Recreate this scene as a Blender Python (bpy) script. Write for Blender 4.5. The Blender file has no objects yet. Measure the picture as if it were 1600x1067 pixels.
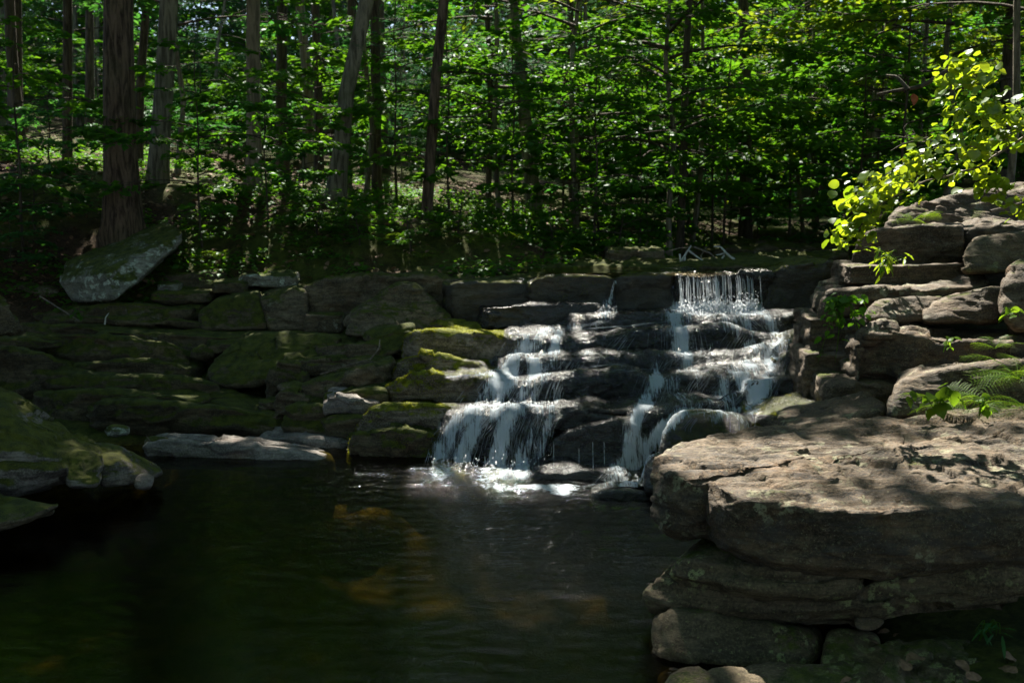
import bpy, bmesh, math, random
import numpy as np
from mathutils import Vector
from mathutils.bvhtree import BVHTree

RNG = np.random.default_rng(7)
random.seed(7)
scene = bpy.context.scene
COL = scene.collection

# ------------------------------------------------------------------ camera, sky, sun, exposure
CAM_H, PITCH, FPX = 2.2, math.radians(7.4), 1600 * 35 / 36
cam = bpy.data.cameras.new('camera')
cam.dof.use_dof, cam.dof.focus_distance, cam.dof.aperture_fstop = True, 6.6, 2.8
cam.lens, cam.sensor_width, cam.clip_start, cam.clip_end = 35, 36, 0.05, 600
camo = bpy.data.objects.new('camera', cam)
COL.objects.link(camo)
camo.location = (0, 0, CAM_H)
camo.rotation_euler = (math.radians(90) - PITCH, 0, 0)
scene.camera = camo

SUN_EL, SUN_AZ = math.radians(50), math.radians(-8)          # azimuth from +Y towards +X
S = np.array([math.cos(SUN_EL) * math.sin(SUN_AZ), math.cos(SUN_EL) * math.cos(SUN_AZ), math.sin(SUN_EL)])
world = bpy.data.worlds.new('World')
scene.world = world
world.use_nodes = True
wn = world.node_tree.nodes
sky = wn.new('ShaderNodeTexSky')
sky.sky_type = 'NISHITA'
sky.sun_disc = False
sky.sun_elevation, sky.sun_rotation = SUN_EL, SUN_AZ
world.node_tree.links.new(sky.outputs[0], wn['Background'].inputs[0])
sky.dust_density, sky.ozone_density = 0.6, 0.8
wn['Background'].inputs[1].default_value = 0.06
sun = bpy.data.lights.new('sun', 'SUN')
sun.energy, sun.angle, sun.color = 5.0, math.radians(0.5), (1.0, 0.93, 0.80)
suno = bpy.data.objects.new('sun', sun)
COL.objects.link(suno)
suno.rotation_euler = Vector((-S[0], -S[1], -S[2])).to_track_quat('-Z', 'Y').to_euler()
scene.view_settings.view_transform = 'Standard'
scene.view_settings.look = 'None'
scene.view_settings.gamma = 1
scene.view_settings.exposure = 1.95
scene.render.engine = 'CYCLES'
cy = scene.cycles
cy.use_denoising = True
cy.max_bounces, cy.diffuse_bounces, cy.glossy_bounces = 12, 7, 3
cy.transmission_bounces, cy.transparent_max_bounces = 7, 16
cy.sample_clamp_indirect = 4.0


# ------------------------------------------------------------------ pixel -> place (photo pixels 1600 x 1067)
SP, CP = math.sin(PITCH), math.cos(PITCH)


def ray(px, py):
    u, v = (px - 800) / FPX, (533.5 - py) / FPX
    return np.array([u, CP + v * SP, -SP + v * CP])


def at(px, py, y):
    d = ray(px, py)
    return np.array([0, 0, CAM_H]) + d * (y / d[1])


def atz(px, py, z):
    d = ray(px, py)
    return np.array([0, 0, CAM_H]) + d * ((z - CAM_H) / d[2])


def to_px(p):
    x, y, z = p[..., 0], p[..., 1], p[..., 2] - CAM_H
    f = y * CP - z * SP
    return 800 + FPX * x / f, 533.5 - FPX * (y * SP + z * CP) / f


# ------------------------------------------------------------------ noise
def _hash(i, j, k, seed):
    u = np.uint32
    h = i.astype(u) * u(374761393) + j.astype(u) * u(668265263) + k.astype(u) * u(1440662683) + u(seed * 974634777 & 0xffffffff)
    h = (h ^ (h >> u(13))) * u(1274126177)
    h = (h ^ (h >> u(16))) * u(2246822519)
    return ((h ^ (h >> u(15))) & u(0xffffff)) / 8388607.5 - 1.0


def vnoise(p, seed=0):
    p = np.asarray(p, dtype=np.float64)
    f = np.floor(p)
    t = p - f
    i = f.astype(np.int64)
    t = t * t * t * (t * (t * 6 - 15) + 10)
    r = 0
    for a in (0, 1):
        for b in (0, 1):
            for c in (0, 1):
                w = (t[:, 0] if a else 1 - t[:, 0]) * (t[:, 1] if b else 1 - t[:, 1]) * (t[:, 2] if c else 1 - t[:, 2])
                r = r + w * _hash(i[:, 0] + a, i[:, 1] + b, i[:, 2] + c, seed)
    return r


def fbm(p, octv=4, seed=0):
    s, a, tot = 0, 1.0, 0
    p = np.asarray(p, dtype=np.float64)
    for o in range(octv):
        s = s + a * vnoise(p * (2.03 ** o) + 17.3 * o, seed + o)
        tot += a
        a *= 0.5
    return s / tot


def ridge(p, octv=3, seed=0):
    s, a, tot = 0, 1.0, 0
    for o in range(octv):
        s = s + a * (1 - 2 * np.abs(vnoise(p * (2.1 ** o) + 9.1 * o, seed + o)))
        tot += a
        a *= 0.5
    return s / tot


def facets(p, seed=0, hs=.6, gs=.8):
    """chipped planes: each point takes the height of the tilted facet of its nearest seed point"""
    f = np.floor(p).astype(np.int32)
    best = np.full(len(p), 1e9)
    bc, bp = f.copy(), p.copy()
    for a in (-1, 0, 1):
        for b in (-1, 0, 1):
            for c in (-1, 0, 1):
                cc = f + np.array([a, b, c], dtype=np.int32)
                pt = cc + .5 + .42 * np.stack([_hash(cc[:, 0], cc[:, 1], cc[:, 2], seed + q) for q in (1, 2, 3)], -1)
                d = ((p - pt) ** 2).sum(1)
                k = d < best
                best[k] = d[k]
                bc[k] = cc[k]
                bp[k] = pt[k]
    g = np.stack([_hash(bc[:, 0], bc[:, 1], bc[:, 2], seed + q) for q in (5, 6, 7)], -1)
    return hs * _hash(bc[:, 0], bc[:, 1], bc[:, 2], seed + 9) + gs * ((p - bp) * g).sum(1)


# ------------------------------------------------------------------ objects
def tag(o, label=None, cat=None, group=None, kind=None):
    for k, v in (('label', label), ('category', cat), ('group', group), ('kind', kind)):
        if v:
            o[k] = v
    return o


def empty(name, loc, label=None, cat=None, group=None):
    o = bpy.data.objects.new(name, None)
    COL.objects.link(o)
    o.location = loc
    return tag(o, label, cat, group)


def mesh(name, v, f, mat=None, smooth=True, attrs=None, sharp=None):
    me = bpy.data.meshes.new(name)
    v = np.asarray(v, dtype=np.float32)
    me.vertices.add(len(v))
    me.vertices.foreach_set('co', v.ravel())
    if isinstance(f, (tuple,)):
        groups = [np.asarray(g, dtype=np.int32) for g in f if len(g)]
    else:
        groups = [np.asarray(f, dtype=np.int32)]
    nl = sum(g.size for g in groups)
    nf = sum(len(g) for g in groups)
    me.loops.add(nl)
    me.loops.foreach_set('vertex_index', np.concatenate([g.ravel() for g in groups]))
    me.polygons.add(nf)
    tot = np.concatenate([np.full(len(g), g.shape[1], dtype=np.int32) for g in groups])
    st = np.concatenate([[0], np.cumsum(tot)[:-1]]).astype(np.int32)
    me.polygons.foreach_set('loop_start', st)
    me.polygons.foreach_set('loop_total', tot)
    me.update(calc_edges=True)
    if smooth:
        me.polygons.foreach_set('use_smooth', np.ones(nf, dtype=bool))
    if attrs:
        for k, a in attrs.items():
            at_ = me.attributes.new(k, 'FLOAT', 'POINT')
            at_.data.foreach_set('value', np.asarray(a, dtype=np.float32))
    if mat:
        me.materials.append(mat)
    return me


def link(name, me, parent=None, loc=None):
    o = bpy.data.objects.new(name, me)
    COL.objects.link(o)
    if parent:
        o.parent = parent
    if loc is not None:
        o.location = loc
    return o


def normals_of(v, f):
    n = np.zeros_like(v)
    for g in (f if isinstance(f, tuple) else (f,)):
        g = np.asarray(g)
        fn = np.cross(v[g[:, 1]] - v[g[:, 0]], v[g[:, -1]] - v[g[:, 0]])
        for k in range(g.shape[1]):
            np.add.at(n, g[:, k], fn)
    l = np.linalg.norm(n, axis=1, keepdims=True)
    return n / np.maximum(l, 1e-12)


def grid_faces(rows, cols, wrap=False):
    c = cols if wrap else cols - 1
    a = np.arange(rows - 1)[:, None] * cols
    j = np.arange(c)[None, :]
    j2 = (j + 1) % cols
    return np.stack([a + j, a + j2, a + cols + j2, a + cols + j], -1).reshape(-1, 4)


# ------------------------------------------------------------------ materials
def nt(name):
    m = bpy.data.materials.new(name)
    m.use_nodes = True
    t = m.node_tree
    for n in list(t.nodes):
        t.nodes.remove(n)
    return m, t


class NB:
    """small node builder"""
    def __init__(s, t):
        s.t = t

    def n(s, typ, **kw):
        nd = s.t.nodes.new(typ)
        for k, v in kw.items():
            setattr(nd, k, v)
        return nd

    def l(s, a, b):
        s.t.links.new(a, b)

    def noise(s, vec, scale, detail=4, rough=.55, dist=0):
        nd = s.n('ShaderNodeTexNoise')
        nd.inputs['Scale'].default_value = scale
        nd.inputs['Detail'].default_value = detail
        nd.inputs['Roughness'].default_value = rough
        nd.inputs['Distortion'].default_value = dist
        s.l(vec, nd.inputs['Vector'])
        return nd.outputs['Fac']

    def ramp(s, fac, a, b, lo=0.0, hi=1.0):
        nd = s.n('ShaderNodeMapRange')
        nd.interpolation_type = 'SMOOTHSTEP'
        nd.inputs[1].default_value, nd.inputs[2].default_value = a, b
        nd.inputs[3].default_value, nd.inputs[4].default_value = lo, hi
        s.l(fac, nd.inputs[0])
        return nd.outputs[0]

    def mix(s, fac, a, b, blend='MIX'):
        nd = s.n('ShaderNodeMix', data_type='RGBA', blend_type=blend)
        for sock, v in ((nd.inputs[0], fac), (nd.inputs[6], a), (nd.inputs[7], b)):
            if hasattr(v, 'links'):
                s.l(v, sock)
            elif isinstance(v, (int, float)):
                sock.default_value = v
            else:
                sock.default_value = (*v, 1)
        return nd.outputs[2]

    def math(s, op, a, b=0.0, clamp=False):
        nd = s.n('ShaderNodeMath', operation=op, use_clamp=clamp)
        for sock, v in ((nd.inputs[0], a), (nd.inputs[1], b)):
            if hasattr(v, 'links'):
                s.l(v, sock)
            else:
                sock.default_value = v
        return nd.outputs[0]

    def mapping(s, vec, scale):
        nd = s.n('ShaderNodeMapping')
        nd.inputs['Scale'].default_value = scale
        s.l(vec, nd.inputs['Vector'])
        return nd.outputs[0]

    def bump(s, h, strength, dist, normal=None):
        nd = s.n('ShaderNodeBump')
        nd.inputs['Strength'].default_value = strength
        nd.inputs['Distance'].default_value = dist
        s.l(h, nd.inputs['Height'])
        if normal:
            s.l(normal, nd.inputs['Normal'])
        return nd.outputs[0]


def rock_mat(name, dark, light, moss=0.4, lichen=0.3, wet=0.0, mosscol=((.020, .030, .006), (.085, .100, .012)),
             lichcol=(.34, .36, .28), rust=0.25, needles=0.0):
    m, t = nt(name)
    b = NB(t)
    geo = b.n('ShaderNodeNewGeometry')
    P, N = geo.outputs['Position'], geo.outputs['Normal']
    lay = b.mapping(P, (1, 1, 2.0))
    n1 = b.noise(lay, 2.3, 6, .6, .4)
    n2 = b.noise(lay, 14, 6, .65)
    n3 = b.noise(P, 70, 5, .7)
    col = b.mix(b.ramp(n1, .32, .68), dark, light)
    col = b.mix(b.ramp(n2, .35, .7, 0, .8), col, tuple(c * .45 for c in dark))
    col = b.mix(b.ramp(n3, .4, .75, 0, .55), col, tuple(min(1, c * 1.5) for c in light))
    col = b.mix(b.ramp(b.noise(P, 3.1, 4), .52, .75, 0, rust), col, (.17, .085, .035))
    # foliation bands
    nb = b.noise(b.mapping(P, (.8, .8, 9)), 1.9, 5, .65, 2.2)
    col = b.mix(b.ramp(nb, .45, .62, 0, .45), col, tuple(c * .5 for c in dark))
    # lichen
    vor = b.n('ShaderNodeTexVoronoi')
    vor.inputs['Scale'].default_value = 9
    vw = b.n('ShaderNodeVectorMath', operation='ADD')
    nv = b.n('ShaderNodeTexNoise')
    nv.inputs['Scale'].default_value = 13
    nv.inputs['Detail'].default_value = 4
    b.l(P, nv.inputs['Vector'])
    sc = b.n('ShaderNodeVectorMath', operation='SCALE')
    sc.inputs['Scale'].default_value = .22
    b.l(nv.outputs['Color'], sc.inputs[0])
    b.l(P, vw.inputs[0])
    b.l(sc.outputs[0], vw.inputs[1])
    b.l(vw.outputs[0], vor.inputs['Vector'])
    l1 = b.math('MULTIPLY', b.ramp(vor.outputs['Distance'], .42, .30), b.ramp(b.noise(P, 1.7, 3), .62 - .25 * lichen, .72 - .25 * lichen))
    l1 = b.math('MULTIPLY', l1, b.ramp(n3, .35, .55))
    l2 = b.math('MULTIPLY', b.ramp(b.noise(P, 55, 3, .6), .62, .68), .5)
    lf = b.math('MULTIPLY', b.math('ADD', l1, l2, True), min(1, lichen * 1.6))
    col = b.mix(lf, col, lichcol)
    # dry needles and grit lying on flat tops
    sep = b.n('ShaderNodeSeparateXYZ')
    b.l(N, sep.inputs[0])
    up = sep.outputs['Z']
    if needles:
        nn = b.noise(b.mapping(P, (.8, 2.6, 1)), 30, 6, .8, 1.5)
        col = b.mix(b.ramp(b.noise(b.mapping(P, (.7, 2.2, 1.5)), 5.5, 6, .7, .8), .46, .64, 0, .75), col, (.045, .040, .036))
        col = b.mix(b.ramp(b.noise(b.mapping(P, (.8, 3, 1.5)), 60, 3, .7), .60, .70, 0, .4), col, (.36, .30, .23))
        nf = b.math('MULTIPLY', b.ramp(nn, .5, .62), b.ramp(up, .55, .9))
        nf = b.math('MULTIPLY', nf, b.ramp(b.noise(P, 2.0, 3), .3, .6, .15, needles))
        col = b.mix(nf, col, (.20, .125, .070))
    rough = .8
    hb = b.math('ADD', b.math('MULTIPLY', n2, .6), b.math('MULTIPLY', n3, .25))
    hb = b.math('ADD', hb, b.math('MULTIPLY', nb, .22))
    # moss by upward facing
    mn = b.noise(P, 3.4, 5, .6)
    mn2 = b.noise(P, 26, 4, .7)
    mf = b.math('ADD', b.math('MULTIPLY', up, .42), b.math('ADD', b.math('MULTIPLY', mn, .9), b.math('MULTIPLY', mn2, .35)))
    th = 1.22 - moss * .75
    mfac = b.ramp(mf, th, th + .14)
    mcol = b.mix(b.ramp(b.noise(P, 11, 4), .3, .7), mosscol[0], mosscol[1])
    mcol = b.mix(b.ramp(b.noise(P, 140, 2), .45, .7, 0, .6), mcol, tuple(c * 1.4 for c in mosscol[1]))
    if wet:
        col = b.mix(wet, col, b.mix(1.0, col, (.32, .31, .31), 'MULTIPLY'))
    col = b.mix(mfac, col, mcol)
    bs = b.n('ShaderNodeBsdfPrincipled')
    b.l(col, bs.inputs['Base Color'])
    r = b.ramp(n2, .3, .7, rough - .70 * wet - .08, rough - .56 * wet + .06)
    rn = b.n('ShaderNodeMix')
    b.l(mfac, rn.inputs[0])
    b.l(r, rn.inputs[2])
    rn.inputs[3].default_value = .95
    b.l(rn.outputs[0], bs.inputs['Roughness'])
    bs.inputs['Specular IOR Level'].default_value = .35 + .3 * wet
    nrm = b.bump(hb, .9, .035)
    nrm = b.bump(b.math('MULTIPLY', b.noise(P, 120, 3, .8), mfac), .9, .012, nrm)
    b.l(nrm, bs.inputs['Normal'])
    o = b.n('ShaderNodeOutputMaterial')
    b.l(bs.outputs[0], o.inputs[0])
    return m


def leaf_mat(name, c1, c2, tc1, tc2, trans=.5, gloss=.010):
    m, t = nt(name)
    b = NB(t)
    a = b.n('ShaderNodeAttribute', attribute_name='tint')
    oi = b.n('ShaderNodeObjectInfo')
    f = b.math('ADD', b.math('MULTIPLY', a.outputs['Fac'], .75), b.math('MULTIPLY', oi.outputs['Random'], .35), True)
    d = b.n('ShaderNodeBsdfDiffuse')
    b.l(b.mix(f, c1, c2), d.inputs[0])
    tr = b.n('ShaderNodeBsdfTranslucent')
    b.l(b.mix(f, tc1, tc2), tr.inputs[0])
    mx = b.n('ShaderNodeMixShader')
    mx.inputs[0].default_value = trans
    b.l(d.outputs[0], mx.inputs[1])
    b.l(tr.outputs[0], mx.inputs[2])
    g = b.n('ShaderNodeBsdfGlossy')
    g.inputs['Roughness'].default_value = .38
    g.inputs[0].default_value = (.9, .95, 1, 1)
    mg = b.n('ShaderNodeMixShader')
    mg.inputs[0].default_value = gloss
    b.l(mx.outputs[0], mg.inputs[1])
    b.l(g.outputs[0], mg.inputs[2])
    o = b.n('ShaderNodeOutputMaterial')
    b.l(mg.outputs[0], o.inputs[0])
    return m


def bark_mat(name, dark, light, vs=7.0, furrow=.03, moss=.0):
    m, t = nt(name)
    b = NB(t)
    tc = b.n('ShaderNodeTexCoord')
    P = tc.outputs['Object']
    st = b.mapping(P, (1, 1, .13))
    n1 = b.noise(st, vs * 3, 5, .6, .6)
    n2 = b.noise(P, 30, 4, .7)
    n3 = b.noise(P, 1.5, 3)
    col = b.mix(b.ramp(n1, .36, .62), dark, light)
    col = b.mix(b.ramp(n2, .4, .7, 0, .4), col, tuple(c * .6 for c in light))
    col = b.mix(b.ramp(n3, .45, .7, 0, .3 + moss), col, (.05, .06, .025))
    bs = b.n('ShaderNodeBsdfPrincipled')
    b.l(col, bs.inputs['Base Color'])
    bs.inputs['Roughness'].default_value = .9
    bs.inputs['Specular IOR Level'].default_value = .2
    h = b.math('ADD', n1, b.math('MULTIPLY', n2, .25))
    b.l(b.bump(h, 1.0, furrow), bs.inputs['Normal'])
    o = b.n('ShaderNodeOutputMaterial')
    b.l(bs.outputs[0], o.inputs[0])
    return m


def ground_mat():
    m, t = nt('forest_floor')
    b = NB(t)
    geo = b.n('ShaderNodeNewGeometry')
    P = geo.outputs['Position']
    n1, n2, n3 = b.noise(P, .6, 5), b.noise(P, 9, 6, .7), b.noise(P, 45, 5, .75)
    col = b.mix(b.ramp(n2, .3, .7), (.020, .013, .009), (.075, .045, .026))
    col = b.mix(b.ramp(n3, .5, .66, 0, .8), col, (.15, .085, .05))
    col = b.mix(b.ramp(n1, .40, .56, 0, .8), col, b.mix(b.ramp(n2, .35, .65), (.030, .046, .008), (.085, .11, .014)))
    sep = b.n('ShaderNodeSeparateXYZ')
    b.l(P, sep.inputs[0])
    # pool bed: silt and pebbles, golden sunlight put into the ochre of the shallows
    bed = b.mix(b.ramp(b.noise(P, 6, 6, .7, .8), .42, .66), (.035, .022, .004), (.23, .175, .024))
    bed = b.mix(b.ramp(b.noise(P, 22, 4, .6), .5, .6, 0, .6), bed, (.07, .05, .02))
    bed = b.mix(b.ramp(sep.outputs['Z'], -.36, -.52), bed, b.mix(b.ramp(b.noise(P, 4, 4), .4, .65), (.018, .014, .007), (.075, .055, .016)))  # deeper bed darkened so stray sun glow does not show
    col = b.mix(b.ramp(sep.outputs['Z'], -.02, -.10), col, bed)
    bs = b.n('ShaderNodeBsdfPrincipled')
    b.l(col, bs.inputs['Base Color'])
    bs.inputs['Roughness'].default_value = .95
    bs.inputs['Specular IOR Level'].default_value = .15
    b.l(b.bump(b.math('ADD', n2, b.math('MULTIPLY', n3, .5)), 1.0, .05), bs.inputs['Normal'])
    o = b.n('ShaderNodeOutputMaterial')
    b.l(bs.outputs[0], o.inputs[0])
    return m


def water_mat(name, tint, foam_attr=True, bump=.5, fall=False):
    m, t = nt(name)
    b = NB(t)
    geo = b.n('ShaderNodeNewGeometry')
    P = geo.outputs['Position']
    if fall:
        uv = b.n('ShaderNodeCombineXYZ')
        ax = b.n('ShaderNodeAttribute', attribute_name='flow_u')
        ay = b.n('ShaderNodeAttribute', attribute_name='flow_v')
        b.l(ax.outputs['Fac'], uv.inputs[0])
        b.l(ay.outputs['Fac'], uv.inputs[1])
        V = uv.outputs[0]
        n1 = b.noise(b.mapping(V, (1, .09, 1)), 52, 6, .68, .5)
        n2 = b.noise(b.mapping(V, (1, .3, 1)), 60, 4, .65, 1.0)
        h = b.math('ADD', n1, b.math('MULTIPLY', n2, .6))
        nrm = b.bump(h, .9, .03)
    else:
        wv = b.mapping(P, (1.0, 2.6, 1))
        n1 = b.noise(wv, 5, 4, .55, .5)
        n2 = b.noise(wv, 16, 3, .6, .3)
        h = b.math('ADD', n1, b.math('MULTIPLY', n2, .22))
        if foam_attr:
            ch = b.n('ShaderNodeAttribute', attribute_name='chop')
            h = b.math('MULTIPLY', b.math('ADD', h, b.math('MULTIPLY', b.noise(wv, 42, 3, .7), .35)), ch.outputs['Fac'])
        nrm = b.bump(h, bump, .02)
    fr = b.n('ShaderNodeFresnel')
    fr.inputs['IOR'].default_value = 1.33
    b.l(nrm, fr.inputs['Normal'])
    g = b.n('ShaderNodeBsdfGlossy')
    g.inputs['Roughness'].default_value = .2 if fall else .035
    b.l(nrm, g.inputs['Normal'])
    tr = b.n('ShaderNodeBsdfTransparent')
    tr.inputs[0].default_value = (*tint, 1)
    mx = b.n('ShaderNodeMixShader')
    b.l(fr.outputs[0], mx.inputs[0])
    b.l(tr.outputs[0], mx.inputs[1])
    b.l(g.outputs[0], mx.inputs[2])
    out = mx.outputs[0]
    if foam_attr:
        fa = b.n('ShaderNodeAttribute', attribute_name='foam_glint')
        nf = n1 if fall else b.noise(b.mapping(P, (1, 1.6, 1)), 28, 5, .7, .8)
        if fall:
            f = b.math('ADD', b.math('MULTIPLY', n1, .75), b.math('MULTIPLY', n2, .35))
        else:
            f = nf
        ff = b.math('ADD', f, b.math('MULTIPLY', fa.outputs['Fac'], .62))
        ff = b.math('MULTIPLY', b.ramp(ff, *((.83, 1.06) if fall else (.92, 1.22))), b.ramp(fa.outputs['Fac'], .02, .2))
        d = b.n('ShaderNodeBsdfDiffuse')
        d.inputs[0].default_value = (.76, .86, .95, 1)
        t2 = b.n('ShaderNodeBsdfTranslucent')
        t2.inputs[0].default_value = (.78, .82, .86, 1)
        m2 = b.n('ShaderNodeMixShader')
        m2.inputs[0].default_value = .45
        b.l(d.outputs[0], m2.inputs[1])
        b.l(t2.outputs[0], m2.inputs[2])
        b.l(nrm, d.inputs['Normal'])
        m3 = b.n('ShaderNodeMixShader')
        b.l(b.math('MULTIPLY', ff, .92), m3.inputs[0])
        b.l(out, m3.inputs[1])
        b.l(m2.outputs[0], m3.inputs[2])
        out = m3.outputs[0]
    o = b.n('ShaderNodeOutputMaterial')
    b.l(out, o.inputs[0])
    return m


def strand_mat():
    m, t = nt('falling_water')
    b = NB(t)
    d = b.n('ShaderNodeBsdfDiffuse')
    d.inputs[0].default_value = (.80, .84, .88, 1)
    t2 = b.n('ShaderNodeBsdfTranslucent')
    t2.inputs[0].default_value = (.78, .83, .88, 1)
    m2 = b.n('ShaderNodeMixShader')
    m2.inputs[0].default_value = .5
    b.l(d.outputs[0], m2.inputs[1])
    b.l(t2.outputs[0], m2.inputs[2])
    g = b.n('ShaderNodeBsdfGlossy')
    g.inputs['Roughness'].default_value = .15
    m4 = b.n('ShaderNodeMixShader')
    m4.inputs[0].default_value = .15
    b.l(m2.outputs[0], m4.inputs[1])
    b.l(g.outputs[0], m4.inputs[2])
    tr = b.n('ShaderNodeBsdfTransparent')
    m3 = b.n('ShaderNodeMixShader')
    m3.inputs[0].default_value = .5
    b.l(tr.outputs[0], m3.inputs[1])
    b.l(m4.outputs[0], m3.inputs[2])
    o = b.n('ShaderNodeOutputMaterial')
    b.l(m3.outputs[0], o.inputs[0])
    return m


def plain_mat(name, c1, c2, scale=20, rough=.85, bump=.3):
    m, t = nt(name)
    b = NB(t)
    tc = b.n('ShaderNodeTexCoord')
    n1 = b.noise(tc.outputs['Object'], scale, 5, .65)
    bs = b.n('ShaderNodeBsdfPrincipled')
    b.l(b.mix(b.ramp(n1, .3, .7), c1, c2), bs.inputs['Base Color'])
    bs.inputs['Roughness'].default_value = rough
    b.l(b.bump(n1, bump, .01), bs.inputs['Normal'])
    o = b.n('ShaderNodeOutputMaterial')
    b.l(bs.outputs[0], o.inputs[0])
    return m


M = {
    'near': rock_mat('near_boulder_rock', (.026, .019, .011), (.140, .102, .062), moss=.07, lichen=.55, lichcol=(.24, .24, .15), needles=.8, rust=.35),
    'layer': rock_mat('lichened_rock', (.046, .035, .018), (.16, .122, .070), moss=.27, lichen=.65, lichcol=(.22, .23, .10)),
    'left': rock_mat('mossy_ledge_rock', (.030, .024, .013), (.135, .108, .062), moss=.74, lichen=.22, mosscol=((.018, .026, .004), (.075, .085, .008))),
    'leftdry': rock_mat('grey_brown_rock', (.038, .029, .016), (.175, .138, .085), moss=.52, lichen=.3, mosscol=((.018, .026, .004), (.075, .085, .008))),
    'wet': rock_mat('wet_cascade_rock', (.022, .020, .018), (.085, .073, .063), moss=.02, lichen=.02, wet=.85),
    'wetmoss': rock_mat('wet_mossy_rock', (.03, .026, .018), (.11, .092, .062), moss=.56, lichen=.05, wet=.6, mosscol=((.020, .026, .004), (.10, .105, .010))),
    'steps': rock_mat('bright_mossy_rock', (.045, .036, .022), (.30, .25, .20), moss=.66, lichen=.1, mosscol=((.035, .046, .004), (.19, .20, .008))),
    'pale': rock_mat('pale_lichen_rock', (.085, .080, .062), (.28, .27, .22), moss=.52, lichen=.95, lichcol=(.42, .46, .38)),
    'right': rock_mat('brown_bank_rock', (.036, .026, .016), (.165, .122, .082), moss=.26, lichen=.25, rust=.4),
    'greyslab': rock_mat('grey_water_worn_rock', (.10, .090, .080), (.30, .265, .235), moss=.05, lichen=.15, rust=.4),
    'mossbig': rock_mat('moss_cushion_rock', (.06, .05, .04), (.26, .23, .20), moss=.66, lichen=.25, mosscol=((.024, .030, .005), (.10, .105, .012))),
    'pointmoss': rock_mat('half_mossy_rock', (.05, .042, .034), (.20, .175, .15), moss=.5, lichen=.2, mosscol=((.024, .030, .005), (.10, .105, .012))),
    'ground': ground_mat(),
    'pool': water_mat('pool_water', (.36, .33, .13), bump=.8),
    'stream': water_mat('stream_water', (.6, .52, .35), foam_attr=False, bump=.6),
    'fall': water_mat('cascade_water', (.90, .93, .95), fall=True),
    'strand': strand_mat(),
    'bark': bark_mat('furrowed_brown_bark', (.028, .018, .013), (.16, .108, .078), 7, .04),
    'barkpale': bark_mat('pale_bark', (.10, .078, .055), (.26, .20, .145), 5, .012),
    'barkgrey': bark_mat('grey_mottled_bark', (.06, .05, .036), (.22, .19, .145), 6, .015, moss=.3),
    'barkdark': bark_mat('dark_bark', (.026, .020, .016), (.10, .078, .060), 8, .02),
    'maple': leaf_mat('maple_leaf', (.036, .105, .014), (.066, .155, .018), (.05, .195, .008), (.14, .30, .010)),
    'teal': leaf_mat('shaded_broadleaf', (.030, .105, .034), (.055, .15, .040), (.035, .18, .024), (.085, .25, .028)),
    'yellow': leaf_mat('sunlit_yellow_leaf', (.055, .115, .012), (.095, .16, .016), (.16, .29, .010), (.31, .39, .016)),
    'hemlock': leaf_mat('hemlock_needle', (.024, .062, .036), (.045, .10, .055), (.04, .13, .05), (.08, .20, .06), trans=.35),
    'fern': leaf_mat('fern_green', (.05, .115, .012), (.085, .15, .015), (.13, .29, .012), (.25, .38, .016)),
    'canopy': leaf_mat('canopy_leaf', (.034, .09, .014), (.062, .14, .018), (.07, .22, .012), (.16, .34, .016)),
    'mossblade': leaf_mat('moss_blade', (.045, .058, .004), (.17, .18, .008), (.10, .12, .004), (.34, .34, .010)),
    'deadleaf': plain_mat('dry_leaf', (.10, .055, .030), (.24, .14, .08), 30),
    'drift': plain_mat('bleached_wood', (.30, .28, .25), (.55, .53, .49), 25),
    'twig': plain_mat('brown_twig', (.06, .045, .035), (.20, .16, .125), 25),
    'redleaf': plain_mat('red_dead_leaf', (.30, .07, .03), (.42, .14, .06), 30),
}

# ------------------------------------------------------------------ terrain
def interp(y, ys, vs):
    return np.interp(y, ys, vs)


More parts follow.
